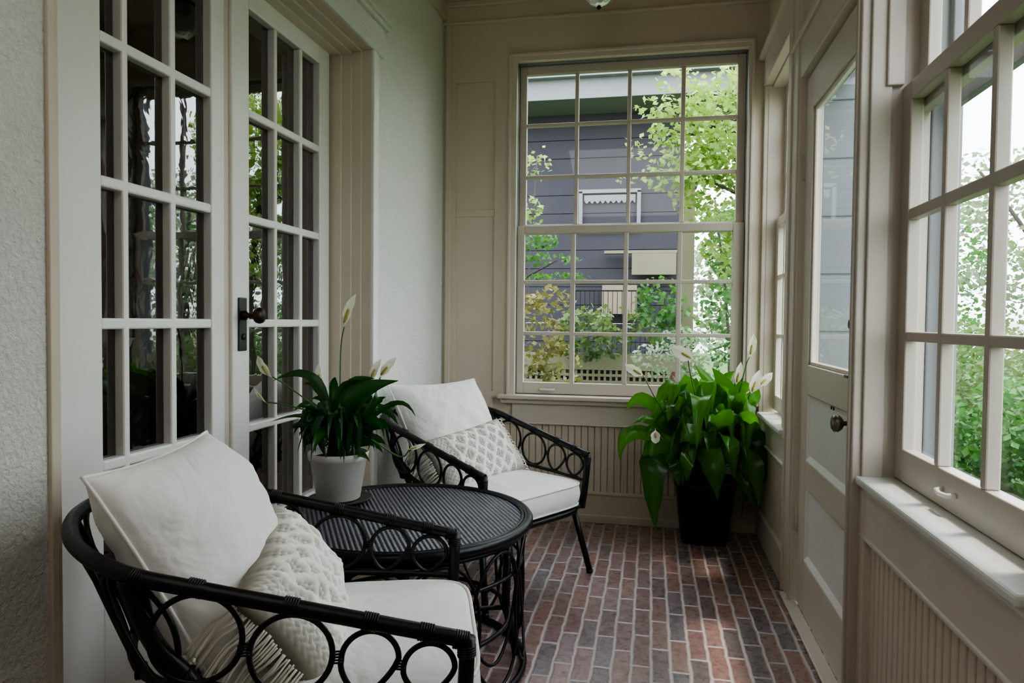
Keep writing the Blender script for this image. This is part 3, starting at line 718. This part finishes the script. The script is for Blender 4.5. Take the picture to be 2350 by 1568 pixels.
for i in range(8):
    a0 = 2*pi*i/8+.3; pts = []
    for q in range(25):
        t = q/24; a = a0-.42+.84*t; z = .455-.34*sin(pi*t)**.8; pts.append((RB*.985*cos(a), RB*.985*sin(a), z))
    mb = MB(); mb.tube(pts, .0050, 7); mb.build('wire_arc', 'rattan', tb)
mb = MB(); ring(mb, RB-.012, .355, .0065); mb.build('upper_hoop', 'rattan', tb)
mb = MB(); ring(mb, RB-.05, .165, .0075); mb.build('lower_hoop', 'rattan', tb)
mb = MB(); ring(mb, RB, .012, .0110); mb.build('base_hoop', 'rattan', tb)
for i in range(2):
    a = radians(20+90*i); mb = MB(); mb.tube([((RB-.05)*cos(a+pi*j), (RB-.05)*sin(a+pi*j), .165) for j in (0, 1)], .0085, 8); mb.build('stretcher', 'rattan', tb)

# ------------------------------------------------------------------ plants
def flower(mb_st, A, B, C_, D, w, parent, i):
    fl = empty('flower', (0,0,0)); fl.parent = parent; fl.matrix_parent_inverse = parent.matrix_world.inverted()
    A, B, C_, D = map(Vector, (A, B, C_, D))
    return A, B, C_, D
def plant(root, leaves, flowers, mat, fills, seedv, pot_c, pot_r, pot_z):
    r_ = random.Random(seedv); o0 = Vector(root.location)
    mb = MB()
    def lf(b, m, t, w):
        b, m, t = (Vector(q)-o0 for q in (b, m, t))
        for q in (m, t): q.x = min(q.x, .535-o0.x)
        d = t-b; sd = d.cross(Vector((0, 1, 0)))
        if sd.length < .02: sd = Vector((1, 0, 0))
        sd = sd.normalized()+Vector((r_.uniform(-.3, .3), r_.uniform(-.55, .2), r_.uniform(-.2, .4)))
        mb.leaf(b, m, t, w*1.08, n=10, curl=r_.uniform(.12, .4), tone=min(1, max(0, r_.random()*.55+.75*((m.z+t.z)*.5+o0.z-pot_z-.15))), side=sd)  # lower leaves darker, upper ones lighter: shading put into the tone
        root_p = Vector((pot_c[0]+r_.uniform(-.4, .4)*pot_r, pot_c[1]+r_.uniform(-.4, .4)*pot_r, pot_z))-o0
        mb.tube(smooth_path([root_p, (root_p+b)*.5+Vector((0, 0, .02)), b+(m-b)*.12], 4), [.0035]*9, 5)
        for q in range(len(mb.col)-45, len(mb.col)): mb.col[q] = .35
    for b, m, t, w in leaves: lf(b, m, t, w)
    for i in range(fills[0]):
        a = r_.uniform(0, 2*pi); ln = r_.uniform(*fills[1]); up = r_.uniform(*fills[2])
        base = Vector((pot_c[0]+.3*pot_r*cos(a), pot_c[1]+.3*pot_r*sin(a), pot_z+r_.uniform(.0, .06)))
        rad = ln*r_.uniform(.5, .9); mid = base+Vector((cos(a)*rad*.55, sin(a)*rad*.55, up)); tip = base+Vector((cos(a)*rad, sin(a)*rad, up*r_.uniform(-.1, .75)))
        ymax = fills[4]
        for q in (mid, tip):
            q.y = min(q.y, ymax); q.x = min(q.x, fills[5]); q.x = max(q.x, fills[6])
        lf(base, mid, tip, r_.uniform(*fills[3]))
    mb.build('foliage', mat, root, colname='tone')
    for A, B, C_, D, w in flowers:
        A, B, C_, D = (Vector(q)-o0 for q in (A, B, C_, D))
        s = MB(); s.tube(smooth_path([Vector(pot_c)*1.0-o0+Vector((0, 0, pot_z-pot_c[2])), A, B, C_], 6), .0028, 6)
        st_ = s.build('flower_stem', 'stem', root)
        f = MB(); ax = (D-C_).normalized(); sd = ax.cross(Vector((0, 1, 0))).normalized()
        f.leaf(C_-ax*.01, (C_+D)*.5+Vector((0, -.012, 0)), D, w*.92, n=12, curl=-.45, tone=.9, side=sd)
        f.build('spathe', 'spathe', st_, colname='tone')
        q = MB(); ln = (D-C_).length; c0 = C_+Vector((0, -.014, 0))+ax*ln*.12; rr = min(.006, w*.16)
        q.tube([c0, c0+ax*ln*.12, c0+ax*ln*.38, c0+ax*ln*.42], [rr*.6, rr, rr*.9, rr*.2], 8); q.build('spadix', 'spadix', st_)
L2=[
( (0.161, 3.762, 0.484) , (-0.077, 3.66, 0.579) , (-0.148, 3.63, 0.43) , 0.076 ),
( (0.128, 3.778, 0.561) , (-0.017, 3.7, 0.743) , (-0.126, 3.67, 0.683) , 0.065 ),
( (0.159, 3.746, 0.519) , (0.015, 3.62, 0.651) , (-0.084, 3.59, 0.628) , 0.048 ),
( (0.097, 3.706, 0.443) , (0.026, 3.52, 0.444) , (0.038, 3.49, 0.124) , 0.127 ),
( (0.234, 3.698, 0.514) , (0.295, 3.5, 0.499) , (0.328, 3.47, 0.295) , 0.115 ),
( (0.175, 3.73, 0.45) , (0.154, 3.58, 0.439) , (0.147, 3.55, 0.337) , 0.102 ),
( (0.176, 3.794, 0.56) , (0.125, 3.74, 0.711) , (0.191, 3.71, 0.836) , 0.078 ),
( (0.38, 3.818, 0.63) , (0.337, 3.8, 0.792) , (0.232, 3.77, 0.925) , 0.079 ),
( (0.38, 3.802, 0.551) , (0.395, 3.76, 0.758) , (0.314, 3.73, 0.917) , 0.099 ),
( (0.439, 3.794, 0.651) , (0.507, 3.74, 0.74) , (0.634, 3.71, 0.841) , 0.09 ),
( (0.427, 3.738, 0.579) , (0.475, 3.6, 0.679) , (0.529, 3.57, 0.648) , 0.071 ),
( (0.398, 3.85, 0.708) , (0.391, 3.88, 0.819) , (0.441, 3.85, 0.896) , 0.068 ),
( (0.236, 3.738, 0.539) , (0.143, 3.6, 0.729) , (0.09, 3.57, 0.653) , 0.103 ),
( (0.395, 3.778, 0.475) , (0.572, 3.7, 0.545) , (0.61, 3.67, 0.239) , 0.122 ),
( (0.391, 3.738, 0.459) , (0.493, 3.6, 0.467) , (0.536, 3.57, 0.241) , 0.095 ),
( (0.417, 3.762, 0.415) , (0.459, 3.66, 0.36) , (0.531, 3.63, 0.206) , 0.048 ),
( (0.396, 3.778, 0.427) , (0.457, 3.7, 0.351) , (0.464, 3.67, 0.155) , 0.032 ),
( (0.174, 3.722, 0.499) , (0.04, 3.56, 0.522) , (-0.031, 3.53, 0.478) , 0.066 ),
( (0.282, 3.738, 0.573) , (0.18, 3.6, 0.699) , (0.195, 3.57, 0.627) , 0.095 ),
( (0.313, 3.746, 0.557) , (0.271, 3.62, 0.7) , (0.225, 3.59, 0.656) , 0.103 ),
( (0.361, 3.762, 0.573) , (0.424, 3.66, 0.638) , (0.398, 3.63, 0.703) , 0.08 ),
( (0.313, 3.722, 0.45) , (0.371, 3.56, 0.56) , (0.414, 3.53, 0.387) , 0.101 ),
( (0.281, 3.718, 0.513) , (0.353, 3.55, 0.681) , (0.292, 3.52, 0.713) , 0.101 ),
( (0.329, 3.778, 0.73) , (0.275, 3.7, 0.8) , (0.228, 3.67, 0.755) , 0.065 ),
( (0.472, 3.81, 0.618) , (0.568, 3.78, 0.579) , (0.63, 3.75, 0.428) , 0.075 ),
( (0.357, 3.706, 0.503) , (0.222, 3.52, 0.605) , (0.148, 3.49, 0.562) , 0.093 ),
( (0.427, 3.834, 0.743) , (0.473, 3.84, 0.808) , (0.553, 3.81, 0.798) , 0.067 ),
( (0.129, 3.762, 0.515) , (0.062, 3.66, 0.624) , (0.001, 3.63, 0.579) , 0.072 ),
( (0.237, 3.714, 0.416) , (0.196, 3.54, 0.487) , (0.182, 3.51, 0.371) , 0.085 ),
( (0.394, 3.81, 0.68) , (0.468, 3.78, 0.686) , (0.492, 3.75, 0.77) , 0.066 ),
]
F2=[
( (0.243, 3.65, 0.695) , (0.188, 3.6, 0.946) , (0.213, 3.6, 0.965) , (0.098, 3.58, 1.029) , 0.075 ),
( (0.061, 3.65, 0.704) , (-0.026, 3.6, 0.863) , (-0.034, 3.6, 0.879) , (-0.126, 3.58, 0.934) , 0.055 ),
( (0.445, 3.85, 0.709) , (0.488, 3.8, 0.924) , (0.507, 3.8, 0.973) , (0.523, 3.78, 1.097) , 0.046 ),
( (0.399, 3.87, 0.738) , (0.435, 3.82, 0.809) , (0.443, 3.82, 0.826) , (0.465, 3.8, 0.948) , 0.042 ),
( (0.467, 3.77, 0.656) , (0.496, 3.72, 0.773) , (0.505, 3.72, 0.789) , (0.542, 3.7, 0.913) , 0.057 ),
( (0.499, 3.79, 0.686) , (0.535, 3.74, 0.804) , (0.542, 3.74, 0.828) , (0.608, 3.72, 0.901) , 0.049 ),
( (0.122, 3.55, 0.52) , (0.038, 3.5, 0.601) , (0.03, 3.5, 0.616) , (0.031, 3.48, 0.555) , 0.05 ),
( (0.154, 3.65, 0.582) , (0.181, 3.6, 0.637) , (0.196, 3.6, 0.669) , (0.216, 3.58, 0.718) , 0.024 ),
]
L1=[
( (-1.121, 2.34, 0.771) , (-1.206, 2.34, 0.939) , (-1.358, 2.33, 0.92) , 0.033 ),
( (-1.073, 2.328, 0.775) , (-1.02, 2.3, 0.883) , (-0.855, 2.29, 0.939) , 0.057 ),
( (-1.053, 2.313, 0.739) , (-0.918, 2.25, 0.879) , (-0.947, 2.24, 0.836) , 0.035 ),
( (-1.029, 2.322, 0.725) , (-0.877, 2.28, 0.858) , (-0.785, 2.27, 0.819) , 0.018 ),
( (-1.115, 2.328, 0.721) , (-1.199, 2.3, 0.8) , (-1.342, 2.29, 0.776) , 0.015 ),
( (-1.126, 2.322, 0.721) , (-1.189, 2.28, 0.79) , (-1.239, 2.27, 0.738) , 0.024 ),
( (-1.118, 2.334, 0.746) , (-1.196, 2.32, 0.836) , (-1.261, 2.31, 0.816) , 0.027 ),
( (-1.11, 2.346, 0.731) , (-1.103, 2.36, 0.874) , (-1.021, 2.35, 0.93) , 0.043 ),
( (-1.122, 2.358, 0.768) , (-1.15, 2.4, 0.882) , (-1.138, 2.39, 0.937) , 0.031 ),
( (-1.062, 2.304, 0.714) , (-0.984, 2.22, 0.818) , (-0.966, 2.21, 0.679) , 0.04 ),
( (-1.117, 2.304, 0.712) , (-1.13, 2.22, 0.788) , (-1.125, 2.21, 0.69) , 0.04 ),
( (-1.087, 2.298, 0.714) , (-1.054, 2.2, 0.831) , (-1.022, 2.19, 0.674) , 0.043 ),
( (-1.12, 2.31, 0.749) , (-1.127, 2.24, 0.836) , (-1.062, 2.23, 0.82) , 0.044 ),
( (-1.032, 2.328, 0.711) , (-0.925, 2.3, 0.784) , (-0.887, 2.29, 0.724) , 0.036 ),
( (-1.04, 2.316, 0.726) , (-0.935, 2.26, 0.802) , (-0.891, 2.25, 0.743) , 0.029 ),
( (-1.079, 2.34, 0.733) , (-0.996, 2.34, 0.828) , (-0.917, 2.33, 0.877) , 0.036 ),
( (-1.143, 2.328, 0.733) , (-1.199, 2.3, 0.813) , (-1.215, 2.29, 0.775) , 0.03 ),
( (-1.084, 2.352, 0.731) , (-1.098, 2.38, 0.833) , (-1.051, 2.37, 0.901) , 0.037 ),
( (-1.136, 2.313, 0.709) , (-1.159, 2.25, 0.757) , (-1.168, 2.24, 0.708) , 0.035 ),
( (-1.037, 2.31, 0.714) , (-0.953, 2.24, 0.767) , (-0.942, 2.23, 0.695) , 0.035 ),
( (-1.096, 2.346, 0.771) , (-1.074, 2.36, 0.902) , (-0.966, 2.35, 0.938) , 0.037 ),
( (-1.141, 2.352, 0.769) , (-1.198, 2.38, 0.883) , (-1.257, 2.37, 0.909) , 0.031 ),
( (-1.066, 2.298, 0.715) , (-1.001, 2.2, 0.796) , (-0.996, 2.19, 0.687) , 0.04 ),
( (-1.128, 2.298, 0.699) , (-1.107, 2.2, 0.754) , (-1.075, 2.19, 0.677) , 0.034 ),
( (-1.122, 2.343, 0.771) , (-1.154, 2.35, 0.848) , (-1.206, 2.34, 0.86) , 0.03 ),
]
F1=[
( (-1.106, 2.36, 0.769) , (-1.103, 2.36, 1.032) , (-1.089, 2.36, 1.124) , (-1.044, 2.36, 1.242) , 0.037 ),
( (-1.111, 2.32, 0.774) , (-1.281, 2.32, 0.899) , (-1.352, 2.32, 0.937) , (-1.41, 2.32, 1.015) , 0.036 ),
( (-1.129, 2.3, 0.789) , (-1.27, 2.3, 0.836) , (-1.362, 2.3, 0.846) , (-1.413, 2.3, 0.904) , 0.015 ),
( (-1.164, 2.4, 0.761) , (-1.186, 2.4, 0.854) , (-1.197, 2.4, 0.901) , (-1.208, 2.4, 0.985) , 0.028 ),
( (-1.064, 2.4, 0.765) , (-1.022, 2.4, 0.859) , (-1.001, 2.4, 0.927) , (-0.963, 2.4, 1.007) , 0.031 ),
( (-1.051, 2.42, 0.762) , (-0.995, 2.42, 0.872) , (-0.974, 2.42, 0.939) , (-0.911, 2.42, 1.013) , 0.034 ),
( (-0.979, 2.24, 0.753) , (-0.835, 2.24, 0.685) , (-0.796, 2.24, 0.712) , (-0.739, 2.24, 0.733) , 0.015 ),
]

p1 = empty('potted_peace_lily', (-1.082, 2.300, .5135)); tag(p1, 'small peace lily in a white ceramic pot on the round table', 'potted plant')
mb = MB(); mb.lathe([(.002, 0), (.072, 0), (.076, .004), (.098, .140), (.104, .143), (.106, .165), (.104, .168), (.099, .165), (.096, .140), (.002, .135)], n=48); mb.build('pot', 'potwhite', p1)
mb = MB(); mb.lathe([(.002, .136), (.095, .137), (.094, .146), (.05, .151), (.002, .152)], n=32); mb.build('soil', 'soil', p1)
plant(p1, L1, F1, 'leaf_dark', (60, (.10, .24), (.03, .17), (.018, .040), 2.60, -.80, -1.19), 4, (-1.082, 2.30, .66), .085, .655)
sa = tag(MB().lathe([(.002, 0), (.080, 0), (.108, .008), (.112, .013), (.106, .013), (.085, .009), (.002, .008)], n=48).build('plant_saucer', 'potblack'), 'black saucer under the white pot on the round table', 'saucer')
sa.location = (-1.076, 2.300, .5045)

p2 = empty('potted_peace_lily', (.290, 3.805, 0)); tag(p2, 'large leafy peace lily in a black planter on the brick floor by the far window', 'potted plant')
mb = MB(); mb.lathe([(.002, 0), (.112, 0), (.118, .006), (.152, .300), (.158, .304), (.158, .325), (.146, .325), (.140, .295), (.002, .290)], n=64, sq=5); mb.build('planter', 'potblack', p2, .0)
mb = MB(); mb.lathe([(.002, .292), (.140, .294), (.138, .302), (.002, .308)], n=48, sq=5); mb.build('soil', 'soil', p2)
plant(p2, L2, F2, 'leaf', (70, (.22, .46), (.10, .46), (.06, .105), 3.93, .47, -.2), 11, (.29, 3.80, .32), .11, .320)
# ------------------------------------------------------------------ outdoors
GZ = -.55
S('ground', 'grass', (-14, 30, -12, 40, GZ-.1, GZ), bevel=0).name = 'lawn'
def cloud(name, mat, blobs, n, size, label, cat, seedv, trunk=None, group=None, kind=None):
    r_ = random.Random(seedv); root = empty(name, (blobs[0][0], blobs[0][1], GZ)); tag(root, label, cat, group, kind); o0 = Vector(root.location)
    mb = MB(); tot = sum(b[3]*b[4]*b[5] for b in blobs)
    for b in blobs:
        m = max(6, int(n*b[3]*b[4]*b[5]/tot))
        for _ in range(m):
            while True:
                v = Vector((r_.uniform(-1, 1), r_.uniform(-1, 1), r_.uniform(-1, 1)))
                if v.length < 1: break
            v = v*(v.length**-.35 if v.length > .01 else 1)
            p = Vector((b[0]+v.x*b[3], b[1]+v.y*b[4], b[2]+v.z*b[5]))-o0
            nn_ = noise.noise(p*2.2/ max(.3, b[3]))
            if nn_ < -.18: continue
            a = Vector((r_.gauss(0, 1), r_.gauss(0, 1), r_.gauss(0, .6))).normalized(); c = a.orthogonal().normalized(); c = Matrix.Rotation(r_.uniform(0, 6.28), 3, a) @ c
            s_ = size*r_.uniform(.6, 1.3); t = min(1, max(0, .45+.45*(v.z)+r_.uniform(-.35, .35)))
            mb.add([p-a*s_, p-a*s_*.1+c*s_*.62, p+a*s_*.9, p-a*s_*.1-c*s_*.62], [(0, 1, 2, 3)], False, t)
    mb.build('foliage', mat, root, colname='tone')
    if trunk:
        t = MB()
        for pth, r0 in trunk:
            pp = smooth_path([Vector(q)-o0 for q in pth], 4); t.tube(pp, [r0*(1-.6*i/len(pp)) for i in range(len(pp))], 7)
        t.build('trunk', 'bark', root)
    return root
# neighbouring house beyond the far window
h_ = empty('neighbour_house', (-1.5, 9.2, GZ)); tag(h_, 'dark purple grey neighbouring house with a pale eave seen through the far window', 'house')
def hp(name, mat, *bs, parent=None):
    mb = MB()
    for q in bs: mb.box(q[0]+1.5, q[1]+1.5, q[2]-9.2, q[3]-9.2, q[4]-GZ, q[5]-GZ)
    return mb.build(name, mat, parent or h_, .004)
bs = []; z = GZ
while z < 3.85: bs += [(-6, .36, 9.2-.0, 9.6, z, z+.235), (-6, .36, 9.195, 9.21, z, z+.012)]; z += .24
w_ = hp('siding', 'siding', *bs)
hp('eave', 'eave', (-6.5, 1.6, 8.55, 9.6, 3.86, 4.15)); hp('gutter', 'paint_out', (-6.5, 1.6, 8.45, 8.60, 4.10, 4.24))
hp('roof', 'siding', (-6.5, 1.6, 8.6, 12, 4.24, 4.5))
w1 = hp('window', 'eave', (-.95, -.90, 9.15, 9.2, 2.35, 2.85), (-.2, -.15, 9.15, 9.2, 2.35, 2.85), (-.95, -.15, 9.15, 9.2, 2.82, 2.87), (-.95, -.15, 9.15, 9.2, 2.33, 2.38))
mb = MB(); n = 60; vs = []
for i in range(n+1):
    x = -.88+.66*i/n; vs += [(x+1.5, -.03, 2.80-GZ), (x+1.5, -.03, 2.73-.04*abs(sin(i*.5))-GZ)]
mb.add(vs, [(2*i, 2*i+1, 2*i+3, 2*i+2) for i in range(n)]); mb.build('lace_valance', 'eave', w1)
hp('porch_wall', 'beige', (-.25, .30, 9.0, 9.1, 1.75, 2.02), (-.60, .36, 9.0, 9.1, 2.02, 2.06))
hp('tan_boards', 'tan', (-.62, -.18, 9.0, 9.12, 1.25, 1.62))
# porch base with lattice
pb = empty('porch_skirting', (-.3, 8, GZ)); tag(pb, 'beige porch board above a square lattice screen seen low through the far window', 'porch')
mb = MB(); mb.box(-2.2, .62, -.02, .02, .60-GZ, .79-GZ); mb.build('fascia_board', 'beige', pb)
mb = MB()
x = -2.2
while x < .5: mb.box(x, x+.028, -.01, .0, .30-GZ, .60-GZ); x += .066
z = .30
while z < .60: mb.box(-2.2, .52, -.016, -.004, z-GZ, z+.03-GZ); z += .075
mb.build('lattice', 'beige', pb)
mb = MB(); mb.box(.50, .70, -.03, .1, GZ-GZ, .60-GZ); mb.build('brick_pier', 'outbrick', pb); mb = MB(); mb.box(-2.2, .5, .02, .04, .1-GZ, .6-GZ); mb.build('shade_sheet', 'siding', pb)  # dark sheet behind the lattice stands in for the shade in its holes
po = MB(); po.box(-.062, .062, -.06, .06, 0, 3.3); po.box(-.08, .08, -.08, .08, 3.0, 3.06); po.box(-.08, .08, -.08, .08, .75, .82)
po = po.build('porch_post', 'paint_out', None, .006); po.location = (.338, 7.0, GZ); po.data.materials[0] = M['beige']; tag(po, 'pale square porch post standing outside the right half of the far window', 'post')
ra = MB()
for z in (1.52, 1.60): ra.box(-.95, .35, -.01, .01, z-GZ-.008, z-GZ+.008)
for i in range(24): ra.box(-.95+i*.055, -.943+i*.055, -.004, .004, .0, 1.52-GZ)
ra = ra.build('metal_fence', 'iron'); ra.location = (0, 8.4, GZ); tag(ra, 'thin dark metal railing in front of the neighbouring house', 'railing')
# planting seen through the far window
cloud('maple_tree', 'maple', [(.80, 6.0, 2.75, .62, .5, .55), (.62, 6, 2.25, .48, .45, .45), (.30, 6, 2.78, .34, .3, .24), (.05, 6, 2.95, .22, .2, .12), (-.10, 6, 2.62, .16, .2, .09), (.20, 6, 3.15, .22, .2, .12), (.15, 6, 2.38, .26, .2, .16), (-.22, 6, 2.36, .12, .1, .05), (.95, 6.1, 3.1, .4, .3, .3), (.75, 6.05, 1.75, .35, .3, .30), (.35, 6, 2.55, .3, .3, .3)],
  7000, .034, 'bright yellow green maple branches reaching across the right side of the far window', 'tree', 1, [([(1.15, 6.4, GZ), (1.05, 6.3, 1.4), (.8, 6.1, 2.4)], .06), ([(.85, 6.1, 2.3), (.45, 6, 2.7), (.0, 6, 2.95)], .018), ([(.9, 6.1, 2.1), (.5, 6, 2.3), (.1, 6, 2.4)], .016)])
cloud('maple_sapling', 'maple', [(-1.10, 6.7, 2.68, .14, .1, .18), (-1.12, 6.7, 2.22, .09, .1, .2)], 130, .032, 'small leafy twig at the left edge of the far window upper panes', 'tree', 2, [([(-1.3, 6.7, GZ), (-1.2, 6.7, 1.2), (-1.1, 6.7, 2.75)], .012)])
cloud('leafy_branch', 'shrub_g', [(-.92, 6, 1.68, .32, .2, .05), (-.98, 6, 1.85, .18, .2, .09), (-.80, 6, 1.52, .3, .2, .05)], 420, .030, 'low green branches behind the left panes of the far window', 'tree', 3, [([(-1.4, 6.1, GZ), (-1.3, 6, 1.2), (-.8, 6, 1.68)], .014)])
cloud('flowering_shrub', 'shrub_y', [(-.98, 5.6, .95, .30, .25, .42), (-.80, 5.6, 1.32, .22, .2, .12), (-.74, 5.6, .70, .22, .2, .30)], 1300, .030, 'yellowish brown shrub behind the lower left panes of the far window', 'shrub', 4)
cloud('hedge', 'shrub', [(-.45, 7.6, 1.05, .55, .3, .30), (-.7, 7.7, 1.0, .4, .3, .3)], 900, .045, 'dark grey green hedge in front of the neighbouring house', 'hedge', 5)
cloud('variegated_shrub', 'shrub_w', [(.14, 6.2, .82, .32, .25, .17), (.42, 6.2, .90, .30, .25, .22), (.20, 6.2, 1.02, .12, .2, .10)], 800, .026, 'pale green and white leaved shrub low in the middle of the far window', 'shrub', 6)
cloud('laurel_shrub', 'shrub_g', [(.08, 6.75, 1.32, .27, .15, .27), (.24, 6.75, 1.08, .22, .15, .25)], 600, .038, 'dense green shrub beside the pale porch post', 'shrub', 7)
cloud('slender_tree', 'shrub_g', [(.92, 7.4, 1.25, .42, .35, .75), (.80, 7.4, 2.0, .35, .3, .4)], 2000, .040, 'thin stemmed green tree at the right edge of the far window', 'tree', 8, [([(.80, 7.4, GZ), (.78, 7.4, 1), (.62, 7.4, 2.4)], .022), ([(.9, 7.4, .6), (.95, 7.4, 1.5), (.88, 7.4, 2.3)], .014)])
# planting along the right side of the porch
kinds = ['shrub', 'shrub_g', 'shrub_y']
lab = ['dark leaved shrub', 'bright green shrub', 'yellow brown shrub']
nb = [(4.1, 10.4, .40, .98, 0), (5.6, 8.3, .40, .90, 2), (3.6, 7.9, .10, .62, 1), (4.6, 12.9, .65, 1.0, 1), (5.4, 5.0, .35, .85, 0), (4.2, 3.3, .35, .80, 2), (5.4, .9, .4, .90, 1), (8.0, 15.4, .7, 1.4, 0)]
where = ['beyond the near right window sill', 'at the edge of the near right window', 'outside between the garden bushes on the right', 'farther back through the near right window', 'mirrored in the far french door', 'mirrored in the near french door', 'outside the windows beside the viewer', 'farthest through the near right window']
for i, (x, y, z, r, kd) in enumerate(nb):
    cloud('garden_shrub', kinds[kd], [(x, y, z, r, r, r*.85), (x+.3, y-.5, z-.3, r*.7, r*.7, r*.6), (x-.2, y+.3, z-.45, r*.8, r*.8, r*.6)], 3200, .055, lab[kd]+' '+where[i], 'shrub', 20+i, group='shrubs along the right side')
tr = [(6.3, 18.5, 3.2, 1.9), (15.5, 23, 3.8, 2.6), (6.8, 13.2, 2.7, 1.9), (11.0, 16.5, 3.6, 1.8), (8.0, 8.0, 3.2, 1.7), (8.5, 3.6, 3.4, 1.9), (9.5, -1.0, 3.5, 2.2), (-.5, 21.5, 3.0, 2.0), (1.9, 14.6, 1.8, 1.3)]
tw = ['seen through the door glass', 'far off beyond the near right window', 'low behind the near right window', 'tall in the near right window', 'reflected in the far french door', 'reflected in the near french door', 'outside beside the viewer', 'behind the neighbouring house', 'pale at the right edge of the far window']
for i, (x, y, z, r) in enumerate(tr):
    cloud('garden_tree', 'far_tree' if i % 3 else 'shrub_g', [(x, y, z, r, r, r*.8), (x+r*.5, y-r*.4, z-r*.5, r*.7, r*.6, r*.5), (x-r*.4, y+.3, z+r*.5, r*.5, r*.5, r*.4)], 3600, .075, 'pale spring tree '+tw[i], 'tree', 50+i,
      [([(x, y, GZ), (x+.1, y, z*.6), (x-.1, y, z+r*.5)], .10), ([(x, y, z*.5), (x+r*.4, y-.2, z), (x+r*.8, y-.3, z+r*.4)], .05), ([(x, y, z*.6), (x-r*.4, y, z+.2), (x-r*.7, y+.2, z+r*.6)], .045), ([(x, y, z*.7), (x+.3, y+r*.4, z+.4), (x+.2, y+r*.7, z+r*.7)], .04)], 'trees around the porch')

# ------------------------------------------------------------------ light
w = bpy.data.worlds.new('sky'); SC.world = w; w.use_nodes = True; nt = w.node_tree; nt.nodes.clear()
ow = nt.nodes.new('ShaderNodeOutputWorld'); bg = nt.nodes.new('ShaderNodeBackground')
tc = nt.nodes.new('ShaderNodeTexCoord'); sp = nt.nodes.new('ShaderNodeSeparateXYZ'); L(nt, tc.outputs['Generated'], sp.inputs[0])
c = ramp(nt, sp.outputs[2], [(0, (.42, .46, .42)), (.02, (.80, .86, .92)), (.35, (.90, .95, 1.0)), (1, (.80, .90, 1.0))])
L(nt, c, bg.inputs[0]); bg.inputs[1].default_value = WORLD; L(nt, bg.outputs[0], ow.inputs[0])
def area(name, loc, target, sx, sy, power, col=(1, 1, 1), portal=False):
    l = bpy.data.lights.new(name, 'AREA'); l.shape = 'RECTANGLE'; l.size = sx; l.size_y = sy; l.energy = power; l.color = col
    o = bpy.data.objects.new(name, l); COL.objects.link(o); o.location = loc
    o.rotation_euler = (Vector(target)-Vector(loc)).to_track_quat('-Z', 'Y').to_euler()
    if portal: COL.objects.unlink(o)
    return o
area('window_portal', (-.14, 4.22, 1.68), (-.14, 0, 1.68), 1.35, 2.0, 1, portal=True)
area('window_portal', (.88, 1.73, 1.70), (-2, 1.73, 1.70), .95, 2.1, 1, portal=True)
area('window_portal', (.82, 2.6, 1.1), (-2, 2.6, 1.1), .9, 2.2, 1, portal=True)
area('window_portal', (.80, 3.6, 1.55), (-2, 3.6, 1.55), .8, 1.9, 1, portal=True)
area('window_portal', (.80, .39, 1.70), (-2, .39, 1.70), 1.25, 2.1, 1, portal=True)
area('window_portal', (-.22, YB-.12, 1.68), (-.22, 3, 1.68), 1.4, 2.2, 1, portal=True)
area('added_fill', (-.3, .2, 2.86), (-.3, 1.2, 0), 1.2, 2.2, FILL, (1, .98, .95))  # added fill light near the viewer, no real fixture there
sn = bpy.data.lights.new('sun', 'SUN'); sn.energy = SUN; sn.angle = radians(6); sn.color = (1, .95, .85)
so = bpy.data.objects.new('sun', sn); COL.objects.link(so); so.rotation_euler = Vector((-.28, -.10, -.95)).to_track_quat('-Z', 'Y').to_euler()

# ------------------------------------------------------------------ camera
cam = bpy.data.cameras.new('camera'); co = bpy.data.objects.new('camera', cam); COL.objects.link(co); SC.camera = co
yw, pt, rl = radians(11.246), radians(1.693), radians(.56)
fw = Vector((-sin(yw)*cos(pt), cos(yw)*cos(pt), -sin(pt))); r0 = Vector((cos(yw), sin(yw), 0)); u0 = r0.cross(fw)
rr = r0*cos(rl)+u0*sin(rl); uu = -r0*sin(rl)+u0*cos(rl)
mt = Matrix((rr, uu, -fw)).transposed().to_4x4(); mt.translation = (0, 0, H); co.matrix_world = mt
cam.sensor_fit = 'HORIZONTAL'; cam.sensor_width = 36; cam.lens = 1600.5/2350*36; cam.clip_start = .02; cam.clip_end = 200
SC.view_settings.view_transform = 'AgX'; SC.view_settings.look = LOOK; SC.view_settings.exposure = EXPO
SC.cycles.max_bounces = 8; SC.cycles.diffuse_bounces = 5; SC.cycles.glossy_bounces = 4; SC.cycles.transmission_bounces = 4; SC.cycles.transparent_max_bounces = 12
SC.cycles.caustics_reflective = False; SC.cycles.caustics_refractive = False; SC.cycles.sample_clamp_indirect = 6
